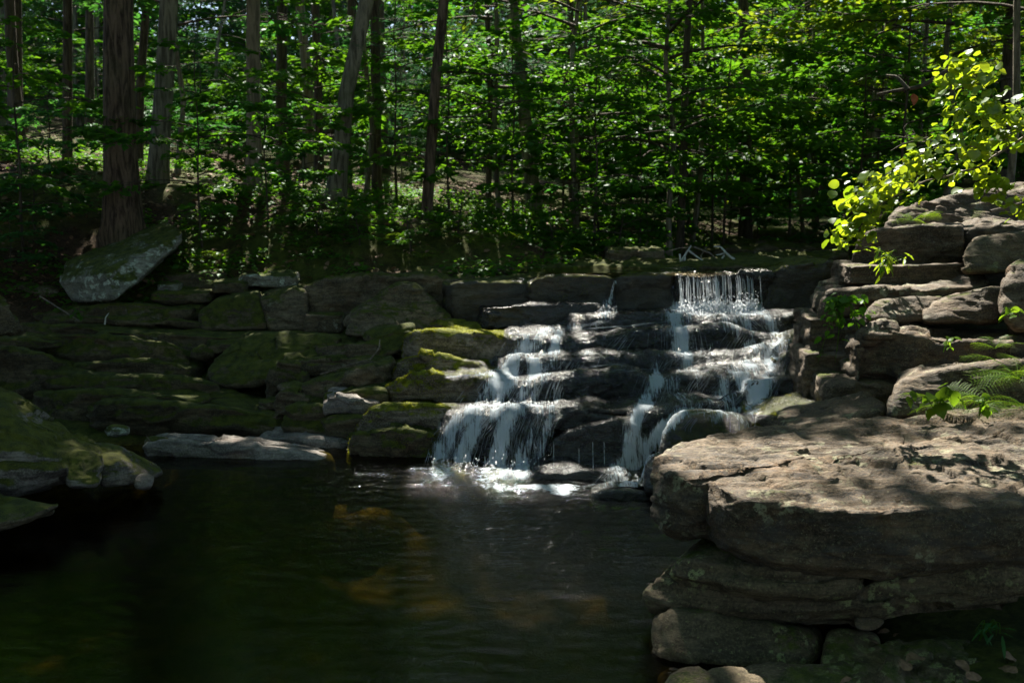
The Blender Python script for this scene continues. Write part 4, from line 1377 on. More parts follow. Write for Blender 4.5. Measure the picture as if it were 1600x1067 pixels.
def tree_geo(seed, h0, h1, R, nlimb, spl, nl, leaf, style='maple', top=None, r0=.05, droop=.25, rise=.35, slen=(.5, 1.0), lean=(0, 0), dense_out=.25):
    """Leaf arrays and limb tubes of a crown on a trunk whose base is the origin."""
    rng = np.random.default_rng(seed)
    O, D, Ln = [], [], []
    limbs, lr = [], []
    for i in range(nlimb):
        t = (i + rng.random()) / nlimb
        h = h0 + (h1 - h0) * t
        az = i * 2.399 + rng.normal(0, .4)
        shape = math.sin(math.pi * min(1, .22 + .72 * t)) if style != 'needle' else (1.05 - .85 * t)
        L = R * max(.25, shape) * rng.uniform(.75, 1.2)
        rs = rise * rng.uniform(.4, 1.4) if style != 'needle' else rng.uniform(-.1, .15)
        q = np.linspace(0, 1, 7)
        dirv = np.array([math.cos(az), math.sin(az), 0])
        base = np.array([lean[0] * h, lean[1] * h, h])
        P = base + dirv * (q * L)[:, None]
        P[:, 2] += (rs * q - droop * q ** 2) * L
        P[:, :2] += rng.normal(0, .03 * L, (7, 2)) * q[:, None]
        limbs.append(P)
        lr.append(np.linspace(r0 * .45, r0 * .06, 7) * (L / R))
        k = max(2, int(spl * L / R + .5))
        for _ in range(k):
            tt = rng.uniform(dense_out, 1.0)
            o = np.array([np.interp(tt, q, P[:, c]) for c in range(3)])
            a2 = az + rng.normal(0, .75)
            O.append(o)
            D.append([math.cos(a2), math.sin(a2), rng.normal(.0, .12)])
            Ln.append(rng.uniform(*slen))
    O, D, Ln = np.array(O), np.array(D), np.array(Ln)
    pos, ax, nr, sz = spray_leaves(O, D, Ln, nl, leaf, style, rng)
    return pos, ax, nr, sz, limbs, lr, (O, D, Ln)


def limb_mesh(limbs, lr, sprays, mat):
    O, D, Ln = sprays
    paths, rad = list(limbs), list(lr)
    for o, d, l in zip(O, unit(D), Ln):
        P = np.array([o, o + d * l * .5 - np.array([0, 0, .03 * l]), o + d * l - np.array([0, 0, .13 * l])])
        paths.append(P)
        rad.append(np.array([.006, .004, .0015]))
    v, f = tubes(paths, rad, 4)
    return mesh('limbs', v, f, M[mat])


def trunk_mesh(h, r0, r1, bend=(0, 0), flare=.6, sides=14, mat='bark', seed=0, n=26, wob=.04, lump=.06):
    t = np.linspace(0, 1, n) ** 1.25
    z = -.4 + (h + .4) * t
    rng = np.random.default_rng(seed)
    cx = bend[0] * z + wob * np.interp(t, np.linspace(0, 1, 7), rng.normal(0, 1, 7))
    cy_ = bend[1] * z + wob * np.interp(t, np.linspace(0, 1, 7), rng.normal(0, 1, 7))
    r = r0 + (r1 - r0) * np.clip(z / h, 0, 1)
    r = r * (1 + flare * np.exp(-np.maximum(z, 0) / (r0 * 2.2)))
    a = np.linspace(0, 2 * math.pi, sides, endpoint=False)
    rootl = 1 + .30 * flare * np.exp(-np.maximum(z, 0) / (r0 * 1.6))[:, None] * np.cos(a * 5 + seed)[None]
    X = cx[:, None] + r[:, None] * rootl * np.cos(a)
    Y = cy_[:, None] + r[:, None] * rootl * np.sin(a)
    v = np.stack([X, Y, np.repeat(z[:, None], sides, 1)], -1).reshape(-1, 3)
    d = fbm(v * np.array([3.5, 3.5, 1.0]) + seed, 3, seed)
    c = np.stack([np.repeat(cx, sides), np.repeat(cy_, sides), v[:, 2]], -1)
    v = c + (v - c) * (1 + lump * d)[:, None]
    return mesh('trunk', v, grid_faces(n, sides, True), M[mat])


# ------------------------------------------------------------------ gaps in the canopy: where the photograph shows sun
LIT = []


def lit(px, py, y, r, p=1.0):
    LIT.append((at(px, py, y), r, p))


for a in [(800, 515, 10.8, .42), (860, 512, 10.8, .36), (930, 515, 10.7, .3, .8), (650, 512, 10.9, .34), (720, 514, 10.9, .30), (640, 556, 10.2, .2), (680, 556, 10.2, .16), (640, 585, 9.7, .25), (700, 588, 9.7, .3), (760, 592, 9.7, .3),
          (620, 632, 9.2, .17), (670, 634, 9.2, .17), (800, 600, 9.4, .4), (840, 570, 9.8, .35), (760, 640, 8.8, .38), (830, 640, 8.8, .34), (900, 640, 8.8, .26, .8), (720, 670, 8.7, .25, .8),
          (1080, 470, 11.2, .30), (1120, 490, 11, .34), (1200, 500, 10.8, .4, .9), (1250, 505, 10.6, .32, .9), (1065, 435, 11.5, .25), (920, 432, 11.5, .25), (860, 432, 11.5, .2),
          (950, 560, 9.9, .3, .75), (900, 575, 9.6, .3, .75), (1100, 560, 9.8, .3, .6), (1180, 560, 9.9, .25, .7), (1130, 640, 8.4, .2, .6),
          (1235, 640, 8.3, .24), (1270, 630, 8.3, .16),
          (1090, 715, 5.7, .30), (1170, 700, 5.7, .34, .9), (1250, 700, 5.6, .26, .6), (1150, 760, 5.0, .22, .9), (1240, 775, 4.95, .2, .6), (1330, 720, 5.5, .25, .4), (1420, 690, 5.9, .25, .35), (1350, 780, 4.8, .15, .4), (1480, 720, 5.6, .2, .3), (1570, 680, 6.0, .25, .4), (1100, 742, 5.1, .12),
          (1480, 620, 6.8, .3, .95), (1540, 600, 6.8, .3), (1590, 560, 6.9, .35), (1570, 520, 7.2, .3), (1450, 600, 6.9, .2, .8), (1420, 640, 6.9, .2, .7),
          (1375, 410, 8.9, .22), (1330, 440, 8.9, .25, .9), (1420, 445, 8.8, .28, .9), (1500, 440, 8.8, .22, .8), (1400, 480, 8.5, .2, .7), (1450, 518, 8.0, .3), (1530, 528, 7.9, .25, .9), (1380, 505, 8.1, .2),
          (1340, 350, 6.6, .30), (1400, 300, 6.6, .36), (1460, 270, 6.6, .36), (1520, 230, 6.6, .36), (1560, 170, 6.6, .3), (1480, 160, 6.6, .3), (1340, 300, 6.6, .25), (1580, 260, 6.6, .3), (1420, 250, 6.6, .25),
          (1425, 338, 10.2, .25), (1460, 325, 10.8, .25, .8), (1560, 352, 9.6, .25, .7),
          (600, 745, 8.1, .34), (680, 752, 8.0, .36), (770, 755, 7.9, .34), (850, 762, 7.8, .3, .9), (910, 765, 7.7, .2, .9), (530, 746, 8.3, .2, .7),
          (60, 680, 7.5, .25, .3), (110, 705, 7.3, .15, .35), (20, 660, 7.6, .25, .25), (190, 705, 7.7, .15, .4), (140, 705, 7.3, .15, .7), (40, 780, 6.6, .2, .4), (300, 640, 9.8, .2, .35), (480, 520, 11, .25, .4), (540, 600, 10, .2, .4), (200, 530, 11.2, .3, .3), (480, 640, 9.6, .15, .4), (1200, 560, 9.9, .3, .6), (1110, 590, 9.6, .3, .5), (1020, 680, 8.4, .22, .85), (995, 720, 8.1, .2, .8), (1045, 655, 8.4, .15, .8), (1190, 590, 9.7, .25, .8), (1070, 540, 10.1, .25, .7), (1120, 640, 8.4, .2, .7), (1120, 520, 10.5, .3, .6), (345, 693, 8.9, .12, .9), (430, 704, 8.9, .1, .9),
          (770, 390, 14.5, .3, .8), (430, 410, 12.8, .25, .8), (700, 395, 14, .25, .6), (980, 350, 16, .5, .9), (930, 350, 16, .4, .8), (1030, 370, 17, .35, .9), (640, 380, 14.3, .2, .7),
          (396, 150, 16, .35, .7), (400, 60, 16, .4, .7), (560, 70, 15.5, .3, .6), (530, 220, 15.5, .3, .5),
          (400, 150, 13, .4, .5), (450, 160, 13, .35, .6), (320, 160, 13, .4, .4)]:
    lit(*a)
# the sunlit patches on the pool bed lie under half a metre of water
for px, py, r, p in [(545, 792, .17, .95), (590, 797, .16, .9), (500, 788, .12, .8), (640, 802, .12, .6), (560, 802, .16, .9), (520, 800, .14, .9), (620, 790, .14, .9), (545, 781, .14, .9), (580, 812, .12, .8), (410, 806, .18, .5), (380, 835, .22, .4), (300, 800, .15, .3), (460, 900, .2, .25)]:
    d_ = ray(px, py)
    for tt in np.arange(5.5, 12, .04):
        q_ = np.array([0, 0, CAM_H]) + d_ * tt
        if q_[2] < float(terrain_h(q_[:1], q_[1:2])[0]):
            break
    LIT.append((q_, r * 1.2, p))
for px in range(1330, 1620, 55):
    for py in (15, 75, 130):
        LIT.append((at(px, py, 12.2), .55, .85))
for px in range(720, 1020, 60):
    LIT.append((at(px, 25, 16.5), .6, .85))
    LIT.append((at(px + 40, 70, 16.2), .4, .7))
for px in range(950, 1330, 62):
    for py, y in ((130, 15.8), (215, 16.2), (300, 17)):
        LIT.append((at(px + random.uniform(-25, 25), py, y), random.uniform(.25, .5), .65))
LITP = np.array([l[0] for l in LIT])
LITR = np.array([l[1] for l in LIT])
LITQ = np.array([l[2] for l in LIT])


# broken light falling on the middle storey
for px in range(760, 1640, 62):
    for py, y in ((30, 21), (60, 27), (130, 24), (210, 20)):
        LIT.append((at(px + random.uniform(-40, 40), py, y), random.uniform(.6, 1.2), .6))
for px, py, y, r, q in [(250, 150, 13.5, .5, .6), (330, 140, 13.6, .5, .6), (440, 150, 14.2, .5, .75), (60, 180, 13.2, .5, .5), (610, 250, 17.5, .6, .5), (720, 40, 18, .9, .6), (860, 60, 18, 1.0, .6), (980, 340, 16.5, .7, .75),
                        (1100, 260, 19, .9, .5), (1230, 250, 20.5, .9, .5), (330, 70, 20, .8, .5), (130, 300, 13.2, .35, .5), (450, 330, 14.5, .5, .5), (1350, 200, 17, .8, .5), (640, 120, 22, 1.0, .5), (750, 320, 18, .6, .5)]:
    LIT.append((at(px, py, y), r, q))
for px in range(300, 1060, 70):
    for py, y in ((418, 12.9), (398, 13.5), (375, 14.5), (350, 15.6)):
        LIT.append((at(px + random.uniform(-30, 30), py, y), random.uniform(.2, .45), .75))
for px in range(1330, 1620, 55):
    for py in (15, 75, 130):
        LIT.append((at(px, py, 12.2), .55, .85))
for px in range(720, 1020, 60):
    LIT.append((at(px, 25, 16.5), .6, .85))
    LIT.append((at(px + 40, 70, 16.2), .4, .7))
for px in range(950, 1330, 62):
    for py, y in ((130, 15.8), (215, 16.2), (300, 17)):
        LIT.append((at(px + random.uniform(-25, 25), py, y), random.uniform(.25, .5), .65))
LITP = np.array([l[0] for l in LIT])
LITR = np.array([l[1] for l in LIT])
LITQ = np.array([l[2] for l in LIT])


def in_gap(pos, margin=.07, qmin=0.0, sure=False):
    out = np.zeros(len(pos), dtype=bool)
    for T, r, q in zip(LITP, LITR, LITQ):
        if q < qmin:
            continue
        d = pos - T
        a = d @ S
        dist = np.linalg.norm(d - a[:, None] * S, axis=1)
        out |= (dist < r + margin) & (a > 1.2) & (True if sure else (RNG.random(len(pos)) < q))
    return out


def crown_in_gap(x, y, z0, z1, R):
    for T, r, q in zip(LITP, LITR, LITQ):
        if q < .5:
            continue
        h2 = S[0] ** 2 + S[1] ** 2
        a = ((x - T[0]) * S[0] + (y - T[1]) * S[1]) / h2
        for aa in (a - .8 * R, a, a + .8 * R):
            if aa < 1:
                continue
            p = T + aa * S
            if math.hypot(p[0] - x, p[1] - y) < R and z0 < p[2] < z1:
                return True
    return False


# ------------------------------------------------------------------ trees
def base_on(px, y):
    x = (px - 800) / FPX * (y * 1.0)
    return np.array([x, y, float(terrain_h(np.array([x]), np.array([y]))[0])])


def tree_from(geo, crown_mat, limb_mat, base=LEAF4, bf=LEAF4F):
    pos, ax, nr, sz, limbs, lr, sp = geo
    v, f, ti = leaves(pos, ax, nr, sz, base, bf)
    return mesh('crown', v, f, M[crown_mat], smooth=False, attrs={'tint': ti}), limb_mesh(limbs, lr, sp, limb_mat)


# visible trunks: px at base, base py, y, width px, px at the top of the frame, bark, label
TR = [
    (190, 345, 13.5, 50, 184, 'bark', 'massive straight trunk with furrowed brown bark above the leaning pale boulder'),
    (242, 318, 15.5, 30, 262, 'barkgrey', 'grey trunk close behind the massive furrowed one, on its right'),
    (396, 293, 16.5, 22, 397, 'barkpale', 'pale tan bare trunk, smooth and straight, standing on the left bank'),
    (521, 312, 15.5, 26, 574, 'barkgrey', 'mottled pale trunk leaning right, between the tan bare one and the dark one'),
    (669, 345, 15.0, 17, 690, 'bark', 'dark slim trunk with dead side branches in the middle of the bank'),
    (446, 268, 20, 19, 441, 'barkdark', 'dark trunk right of the pale tan bare one'),
    (476, 245, 23, 17, 474, 'barkgrey', 'thin grey trunk behind, between the dark one and the leaning mottled one'),
    (103, 268, 18, 15, 106, 'barkdark', 'slim dark trunk left of the massive furrowed one'),
    (840, 332, 20, 22, 800, 'barkgrey', 'stout grey trunk leaning left above the leaf-strewn slope'),
    (765, 330, 19, 9, 766, 'barkdark', 'thin dark pole trunk left of the stout leaning grey one'),
    (1068, 378, 17, 13, 1078, 'barkdark', 'thin dark trunk standing right behind the dead white branch'),
    (1165, 345, 22, 20, 1160, 'barkdark', 'thick shaded trunk behind the stream on the right'),
    (1334, 300, 21, 23, 1398, 'barkgrey', 'trunk leaning right above the upper stream, behind the sunlit branch'),
    (895, 318, 21, 12, 888, 'barkdark', 'dark trunk right of the stout leaning grey one'),
    (602, 255, 25, 11, 600, 'barkdark', 'thinnest dark trunk of the pair right of the leaning mottled one'),
    (545, 280, 22, 16, 548, 'barkdark', 'dark trunk directly behind the foot of the leaning mottled one'),
    (30, 300, 19, 22, 22, 'barkdark', 'shaded trunk near the left edge of the photo'),
    (140, 262, 23, 14, 140, 'barkdark', 'thin shaded trunk between the slim dark one and the massive one'),
    (218, 280, 19, 14, 224, 'barkdark', 'dark trunk half hidden between the massive one and the grey one'),
    (1275, 335, 24, 11, 1262, 'barkdark', 'thin dark trunk left of the leaning trunk over the upper stream'),
]
GT = 'tall trees of the forest'
trunks = []
for i, (px, py, y, w, pxt, bm_, lab) in enumerate(TR):
    b0 = at(px, py, y)
    gz = float(terrain_h(np.array([b0[0]]), np.array([b0[1]]))[0])
    b0[2] = gz if abs(gz - b0[2]) > .5 else min(b0[2], gz + .05)
    r0 = .5 * w / FPX * y
    tp = at(pxt, 0, y)
    dx = (tp[0] - b0[0]) / (tp[2] - b0[2])
    dxl = max(-.12, min(.2, dx))
    h = 11 + (i * 37 % 5)
    t = empty('tree', b0, lab, 'tree', GT)
    link('trunk', trunk_mesh(h, r0, r0 * .5, (dxl, .0), flare=.55 if w > 20 else .35, sides=18 if w > 20 else 10, mat=bm_, seed=i, wob=.05 if w < 20 else .03), t)
    trunks.append((t, b0, h, dxl, r0, lab, y))

# unique upper crowns over the stream: they cast the dappled shade
CR = np.random.default_rng(99)
def upper_crown(tree, b0, h, lean, seed, R=3.3, nlimb=20, spl=10, nl=40, leaf=.17):
    g = tree_geo(seed, h * .52, h * 1.02, R, nlimb, spl, nl, leaf, 'maple', r0=.14, slen=(.7, 1.3), lean=(lean, 0))
    pos, ax, nr, sz, limbs, lr, sp = g
    wp = pos + b0
    px, py = to_px(wp)
    k = ~in_gap(wp)
    pos, ax, nr, sz = pos[k], ax[k], nr[k], sz[k]
    keep = [~in_gap(L_ + b0, .05, .55, True).any() for L_ in limbs]
    limbs, lr = [l for l, q in zip(limbs, keep) if q], [l for l, q in zip(lr, keep) if q]
    O, D, Ln = sp
    ok = ~(in_gap(O + b0, .05, .5, True) | in_gap(O + D * Ln[:, None] + b0, .05, .5, True) | in_gap(O + D * Ln[:, None] * .5 + b0, .05, .5, True))
    sp = (O[ok], D[ok], Ln[ok])
    cr, lm = tree_from((pos, ax, nr, sz, limbs, lr, sp), 'canopy', 'barkdark')
    link('crown', cr, tree)
    link('limb', lm, tree)


for i, (t, b0, h, dxl, r0, lab, y) in enumerate(trunks):
    if y <= 23:
        upper_crown(t, b0, h, dxl, 200 + i, R=3.0 + (i % 3) * .4, spl=(12 if px < 480 else 8) if y < 17.5 else (8 if px < 480 else 4))
# tall trees just outside the frame whose crowns reach over the water
for k, (x, y, h, lab) in enumerate([(6.2, 9.5, 12, 'tall tree on the right bank just outside the photo'), (7.5, 13.5, 13, 'tall tree outside the photo behind the right bank rocks'), (7.6, 15.6, 12.5, 'tall tree at the right of the upper stream'),
                                    (-7.6, 9.5, 12, 'tall tree on the left bank just outside the photo'), (9.2, 17.5, 13, 'tall tree farther back outside the right edge'), (-8.4, 14, 13, 'tall tree outside the left edge behind the massive trunk'),
                                    (-10.5, 16, 12, 'tall slender tree far out on the left slope'), (-2.6, 19.5, 13, 'tall slender tree on the slope behind the leaning mottled trunk'), (-8.8, 18, 13, 'tall tree on the slope outside the left edge'),
                                    (8.2, 23.5, 13, 'tall tree beside the far stream'), (8.6, 6.5, 11, 'tall tree right of the near boulder outside the photo'), (-4.2, 22, 13.5, 'tall tree high on the left slope')]):
    z = float(terrain_h(np.array([x]), np.array([y]))[0])
    t = empty('tree', (x, y, z), lab, 'tree', GT)
    link('trunk', trunk_mesh(h, .10, .06, (0, 0), flare=.3, sides=9, mat='barkdark', seed=60 + k), t)
    upper_crown(t, np.array([x, y, z]), h, 0, 300 + k, R=3.5)

# spreading crowns above the pool and the viewpoint, added to cut sky light
for k, (x, y, h, lab) in enumerate([(6.8, 2.2, 13, 'spreading tree right of the viewpoint, outside the photo'), (-7.2, 4.6, 13, 'spreading tree left of the pool, outside the photo'), (4.6, -3.2, 13, 'spreading tree behind the viewpoint on its right, outside the photo'),
                                    (-4.8, -2.2, 13, 'spreading tree behind the viewpoint on its left, outside the photo'), (.6, -6.0, 14, 'spreading tree straight behind the viewpoint, outside the photo')]):
    z = float(terrain_h(np.array([x]), np.array([y]))[0])
    t = empty('tree', (x, y, z), lab, 'tree', GT)
    link('trunk', trunk_mesh(h, .18, .08, (0, 0), flare=.4, sides=10, mat='bark', seed=160 + k), t)
    upper_crown(t, np.array([x, y, z]), h, 0, 360 + k, R=5.6, nlimb=24, spl=12, nl=40, leaf=.24)
# lower-limbed trees whose foliage hangs into the picture
for k, (px, y, h, h0, h1, R, style, cm, leaf, lab) in enumerate([
        (900, 16.4, 9, 3.1, 7.4, 2.8, 'maple', 'maple', .13, 'maple with bright sprays hanging into the top middle of the photo'), (1585, 12.6, 9, 2.2, 7.0, 3.2, 'maple', 'yellow', .12, 'yellow-green maple overhanging the top right corner'),
        (1080, 19.0, 9.5, 1.6, 9, 2.8, 'maple', 'yellow', .13, 'maple with layered sprays left of the far stream'), (1420, 18.5, 9.5, 1.8, 9, 3.0, 'maple', 'yellow', .13, 'yellow-green maple on the right bank of the far stream'),
        (575, 18.5, 9.5, 2.6, 9, 2.6, 'maple', 'teal', .12, 'bluish broadleaf tree behind the leaning mottled trunk'), (770, 17.3, 10, 1.9, 9.5, 2.6, 'needle', 'hemlock', .13, 'dark hemlock with drooping feathery boughs in the middle of the wood'),
        (900, 19.5, 10, 1.5, 9.5, 2.8, 'needle', 'hemlock', .14, 'second dark hemlock, right of the feathery one in the middle'), (280, 17.5, 9.5, 2.4, 9, 2.5, 'maple', 'teal', .12, 'bluish broadleaf tree between the grey trunk and the pale tan one'),
        (1250, 22, 10, 1.8, 9.5, 3.0, 'maple', 'maple', .14, 'maple filling the bend of the far stream'),
        (1040, 15.8, 6.5, 1.4, 6.2, 2.2, 'maple', 'maple', .11, 'young maple with flat green boughs just behind the dead white branch'), (1470, 15.2, 7.5, 1.6, 7.2, 3.2, 'maple', 'yellow', .11, 'broad maple leaning over the upper stream from the right bank')]):
    b0 = base_on(px, y)
    t = empty('tree', b0, lab, 'tree', 'low-limbed trees of the middle wood')
    link('trunk', trunk_mesh(h, .05, .015, (0, 0), flare=.3, sides=9, mat='barkgrey', seed=180 + k, wob=.10), t)
    needle = style == 'needle'
    pos, ax, nr, sz, limbs, lr, sp = tree_geo(400 + k, h0, h1, R, 24, 9 if y > 16 else 7, 80 if needle else 42, leaf * 1.15, style, r0=.07, slen=(.6, 1.1))
    kk = ~in_gap(pos + b0, .05)
    cr, lm = tree_from((pos[kk], ax[kk], nr[kk], sz[kk], limbs, lr, sp), cm, 'barkdark', NEEDLE if needle else LEAF4)
    link('crown', cr, t)
    link('limb', lm, t)

# shared crowns for the wood behind
variants = []
for k, (cm, style, leaf, base, nl) in enumerate([('maple', 'maple', .15, LEAF4, 46), ('teal', 'maple', .14, LEAF4, 46), ('hemlock', 'needle', .16, NEEDLE, 80), ('maple', 'maple', .16, LEAF4, 42), ('yellow', 'maple', .16, LEAF4, 42)]):
    g = tree_geo(500 + k, 1.2, 10.5, 2.6 if style != 'needle' else 2.4, 34, 6, int(nl * .62), leaf, style, r0=.07, slen=(.6, 1.2))
    cr, lm = tree_from(g, cm, 'barkdark', base)
    tk = trunk_mesh(10.5, .075, .02, flare=.3, sides=8, mat='barkgrey', seed=80 + k, wob=.13)
    variants.append((tk, cr, lm, ['leafy green', 'bluish green', 'dark feathery hemlock', 'broad leafy', 'yellow green sunlit'][k]))


def wood_tree(vi, x, y, sc, rz, lab, group='trees deep in the wood'):
    tk, cr, lm, _ = variants[vi]
    z = float(terrain_h(np.array([x]), np.array([y]))[0])
    t = empty('tree', (x, y, z), lab, 'tree', group)
    t.rotation_euler = (0, 0, rz)
    t.rotation_euler = (random.gauss(0, .05), random.gauss(0, .05), rz)
    t.scale = (sc, sc, sc * random.uniform(.95, 1.15))
    for nm, me in (('trunk', tk), ('crown', cr), ('limb', lm)):
        link(nm, me, t)
    return t


wr = np.random.default_rng(5)
n = 0
spots = []
for _ in range(4000):
    y = wr.uniform(19, 62)
    x = wr.uniform(-.62, .62) * y
    ch = np.interp(y, [14, 20, 30, 60], [3.2, 5.4, 9, 17])
    if abs(x - ch) < np.interp(y, [19, 26, 40], [1.6, 1.2, 0]):
        continue
    if fbm(np.array([[x * .11, y * .11, 3.3]]), 2, 21)[0] > (.16 if x < .1 * y else .05):
        continue
    md = np.interp(y, [19, 30, 60], [2.1, 2.6, 3.6])
    if all((x - a) ** 2 + (y - b_) ** 2 > md * md for a, b_ in spots):
        spots.append((x, y))
    if len(spots) >= 115:
        break
for x, y in spots:
    fx = x / y
    if fx > .12:
        vi = int(wr.choice([0, 3, 4, 4, 1], p=[.2, .15, .3, .25, .1]))
    elif fx > -.12:
        vi = int(wr.choice([0, 1, 2, 3, 4], p=[.25, .1, .25, .15, .25]))
    else:
        vi = int(wr.choice([1, 2, 0, 3], p=[.3, .4, .15, .15]))
    sc_ = wr.uniform(.85, 1.3)
    z_ = float(terrain_h(np.array([x]), np.array([y]))[0])
    while sc_ > .3 and crown_in_gap(x, y, z_ + 1 * sc_, z_ + 11.5 * sc_, 2.9 * sc_):
        sc_ *= .8
    if sc_ < .3:
        continue
    wood_tree(vi, x, y, sc_, wr.uniform(0, 6.28), f'{variants[vi][3]} tree deep in the wood, ' + ('right of the far stream' if fx > .18 else 'on the leaf-strewn slope' if fx > -.05 else 'behind the leaning mottled trunk' if fx > -.28 else 'behind the massive furrowed trunk'))

for k, (x, y) in enumerate([(-9, -3), (-5.5, -6), (-1.5, -8.5), (2.5, -7), (6.5, -5), (9.5, -1), (10.5, 3.5), (-10, 2), (-10.5, 6.5), (-3.5, -13), (1.5, -14), (7, -12), (-9, -11), (12, -7), (11.5, 9), (-13, 0), (13.5, 5), (-12.5, 11)]):  # unseen trees of the wood, added to block sky light from behind
    wood_tree([0, 1, 3][k % 3], x, y, 1.35, k * 1.7, f'{variants[[0, 1, 3][k % 3]][3]} tree standing on the near side of the pool, outside the photo', 'unseen trees around the viewpoint')


def distant_wood():
    n = 150000
    y = RNG.uniform(50, 90, n)
    x = RNG.uniform(-.75, .75, n) * y
    z = terrain_h(x, y, False) + RNG.uniform(0, 1, n) * 27
    p = np.stack([x, y, z], -1)
    k = fbm(p * .22, 3, 55) > -.22
    p = p[k]
    v, f, ti = leaves(p, RNG.normal(0, 1, (len(p), 3)) * [1, 1, .5], np.array([0, -.3, 1.0]) + RNG.normal(0, .5, (len(p), 3)), RNG.uniform(.45, .95, len(p)))
    tag(link('distant_wood', mesh('distant_wood', v, f, M['maple'], smooth=False, attrs={'tint': ti})), 'sunlit mass of foliage closing the view behind the trees', kind='stuff')


distant_wood()

# ------------------------------------------------------------------ saplings, shrubs and sprays in view
sap = []
for k, (cm, leaf, R, h0, h1, nlimb, spl, nl, rise) in enumerate([
        ('maple', .115, 1.35, .5, 2.6, 14, 4, 38, .25), ('teal', .12, 1.1, .15, 1.3, 12, 4, 30, .3), ('maple', .08, .7, .1, .8, 10, 4, 36, .35), ('teal', .07, .55, .05, .5, 10, 3, 36, .3)]):
    g = tree_geo(700 + k, h0, h1, R, nlimb, spl, nl, leaf, 'maple', r0=.025, slen=(.3, .6) if k < 2 else (.2, .4), rise=rise)
    cr, lm = tree_from(g, cm, 'barkdark')
    tk = trunk_mesh(h1 * 1.02, .018, .006, flare=.2, sides=6, mat='barkdark', seed=90 + k, n=10, wob=.03)
    sap.append((tk, cr, lm))


def sapling(k, px, y, sc, lab, group, cat='shrub', name='shrub', dz=0, sz=None):
    b0 = base_on(px, y)
    t = empty(name, b0 + np.array([0, 0, dz]), lab, cat, group)
    t.rotation_euler = (0, 0, random.uniform(0, 6.28))
    t.scale = (sc, sc, sz or sc)
    for nm, me in zip(('trunk' if cat == 'tree' else 'stem', 'crown' if cat == 'tree' else 'foliage', 'limb' if cat == 'tree' else 'branch'), sap[k]):
        link(nm, me, t)
    return t


for a in [(0, 315, 13.6, 1.0, 'maple sapling with flat sprays in front of the pale tan trunk'), (0, 420, 14.2, .9, 'small maple sapling reaching right past the pale tan trunk'), (0, 40, 13.2, 1.1, 'maple sapling at the left edge in front of the slim dark trunk'),
          (0, 620, 17.5, 1.3, 'maple sapling behind the dark slim trunk with dead branches'), (0, 1000, 16.5, 1.15, 'bright maple sapling left of the trunk behind the dead white branch'), (0, 1110, 19, 1.5, 'spreading maple sapling over the far stream'),
          (0, 1230, 20.5, 1.6, 'large maple sapling at the bend of the far stream'), (0, 880, 18.5, 1.3, 'maple sapling on the slope behind the stout leaning trunk'), (0, 1340, 17, 1.4, 'maple sapling above the right bank stream edge'),
          (0, 500, 19, 1.3, 'maple sapling between the tan trunk and the leaning mottled one'), (0, 930, 15.2, 1.25, 'full maple sapling on the bank edge left of the bright bush'), (0, 800, 15.6, 1.1, 'maple sapling below the stout leaning grey trunk'),
          (0, 1400, 15.5, 1.5, 'maple sapling between the back boulder and the leaning trunk over the stream'), (0, 1130, 17.6, 1.4, 'maple sapling right of the trunk behind the dead white branch'), (0, 700, 16.2, 1.2, 'maple sapling right behind the dark slim trunk'),
          (0, 1010, 19.5, 1.7, 'tall maple sapling behind the bright bush'), (0, 1075, 22.5, 2.0, 'big maple sapling beyond the bend, left of the far stream'), (0, 1190, 25, 2.2, 'big maple sapling straight up the far stream'), (0, 1300, 21.5, 1.9, 'big maple sapling right of the far stream'), (0, 905, 22, 1.9, 'big maple sapling behind the dark trunk on the slope'), (0, 830, 24, 2.0, 'big maple sapling far up the leaf-strewn slope'), (0, 1365, 19.5, 1.7, 'tall maple sapling at the foot of the leaning trunk over the stream')]:
    sapling(a[0], a[1], a[2], a[3], a[4], 'maple saplings on the bank', 'tree', 'tree')
for a in [(1, 60, 13.6, .9, 'dense bluish shrub left of the massive trunk'), (1, 20, 12.9, .7, 'dark leafy shrub at the far left edge'),                     (2, 500, 13.7, .9, 'little green plant on the bank below the leaning mottled trunk'), (2, 930, 15.6, 1.3, 'bright green bush beside the thin dark trunk'),
          (2, 970, 14.9, 1.2, 'bright green bush nearest to the dead white branch'), (2, 720, 14.0, .8, 'small leafy plant beside the foot of the dark slim trunk'), (2, 860, 14.6, .8, 'small leafy plant below the stout leaning trunk'),
          (1, 1040, 18.5, .9, 'shrub in the gap behind the dead white branch'), (1, 1290, 18.5, 1.0, 'dark shrub at the right of the far stream'),
          (1, 1180, 22, 1.2, 'dark shrub at the end of the stream bed'), (2, 560, 13.4, .7, 'small plant above the long brown wall'), (2, 640, 13.5, .8, 'leafy plant right above the domed rock'),
          (2, 1010, 14.2, .6, 'tiny plant beside the dark ribbed stone'), (1, 90, 16.0, 1.1, 'tall shrub behind the slim dark trunk'),
          (1, 480, 17, 1.0, 'shaded shrub behind the leaning mottled trunk')]:
    sapling(a[0], a[1], a[2], a[3] * (.75 if a[0] == 1 else .9), a[4], 'shrubs on the far bank')

fr_ = np.random.default_rng(12)
for k in range(120):
    y = fr_.uniform(21, 50)
    x = fr_.uniform(-.58, .58) * y
    if abs(x - np.interp(y, [14, 20, 30, 60], [3.2, 5.4, 9, 17])) < 1.5:
        continue
    sapling(k % 2, 800 + FPX * x / y, y, fr_.uniform(1.0, 2.0), ('green' if k % 2 == 0 else 'bluish') + ' seedling far back on the forest floor, ' + ('beyond the stream' if x > .15 * y else 'on the leaf-strewn slope' if x > -.15 * y else 'behind the left bank trunks'), 'seedlings far back in the wood', sz=fr_.uniform(.8, 1.3))

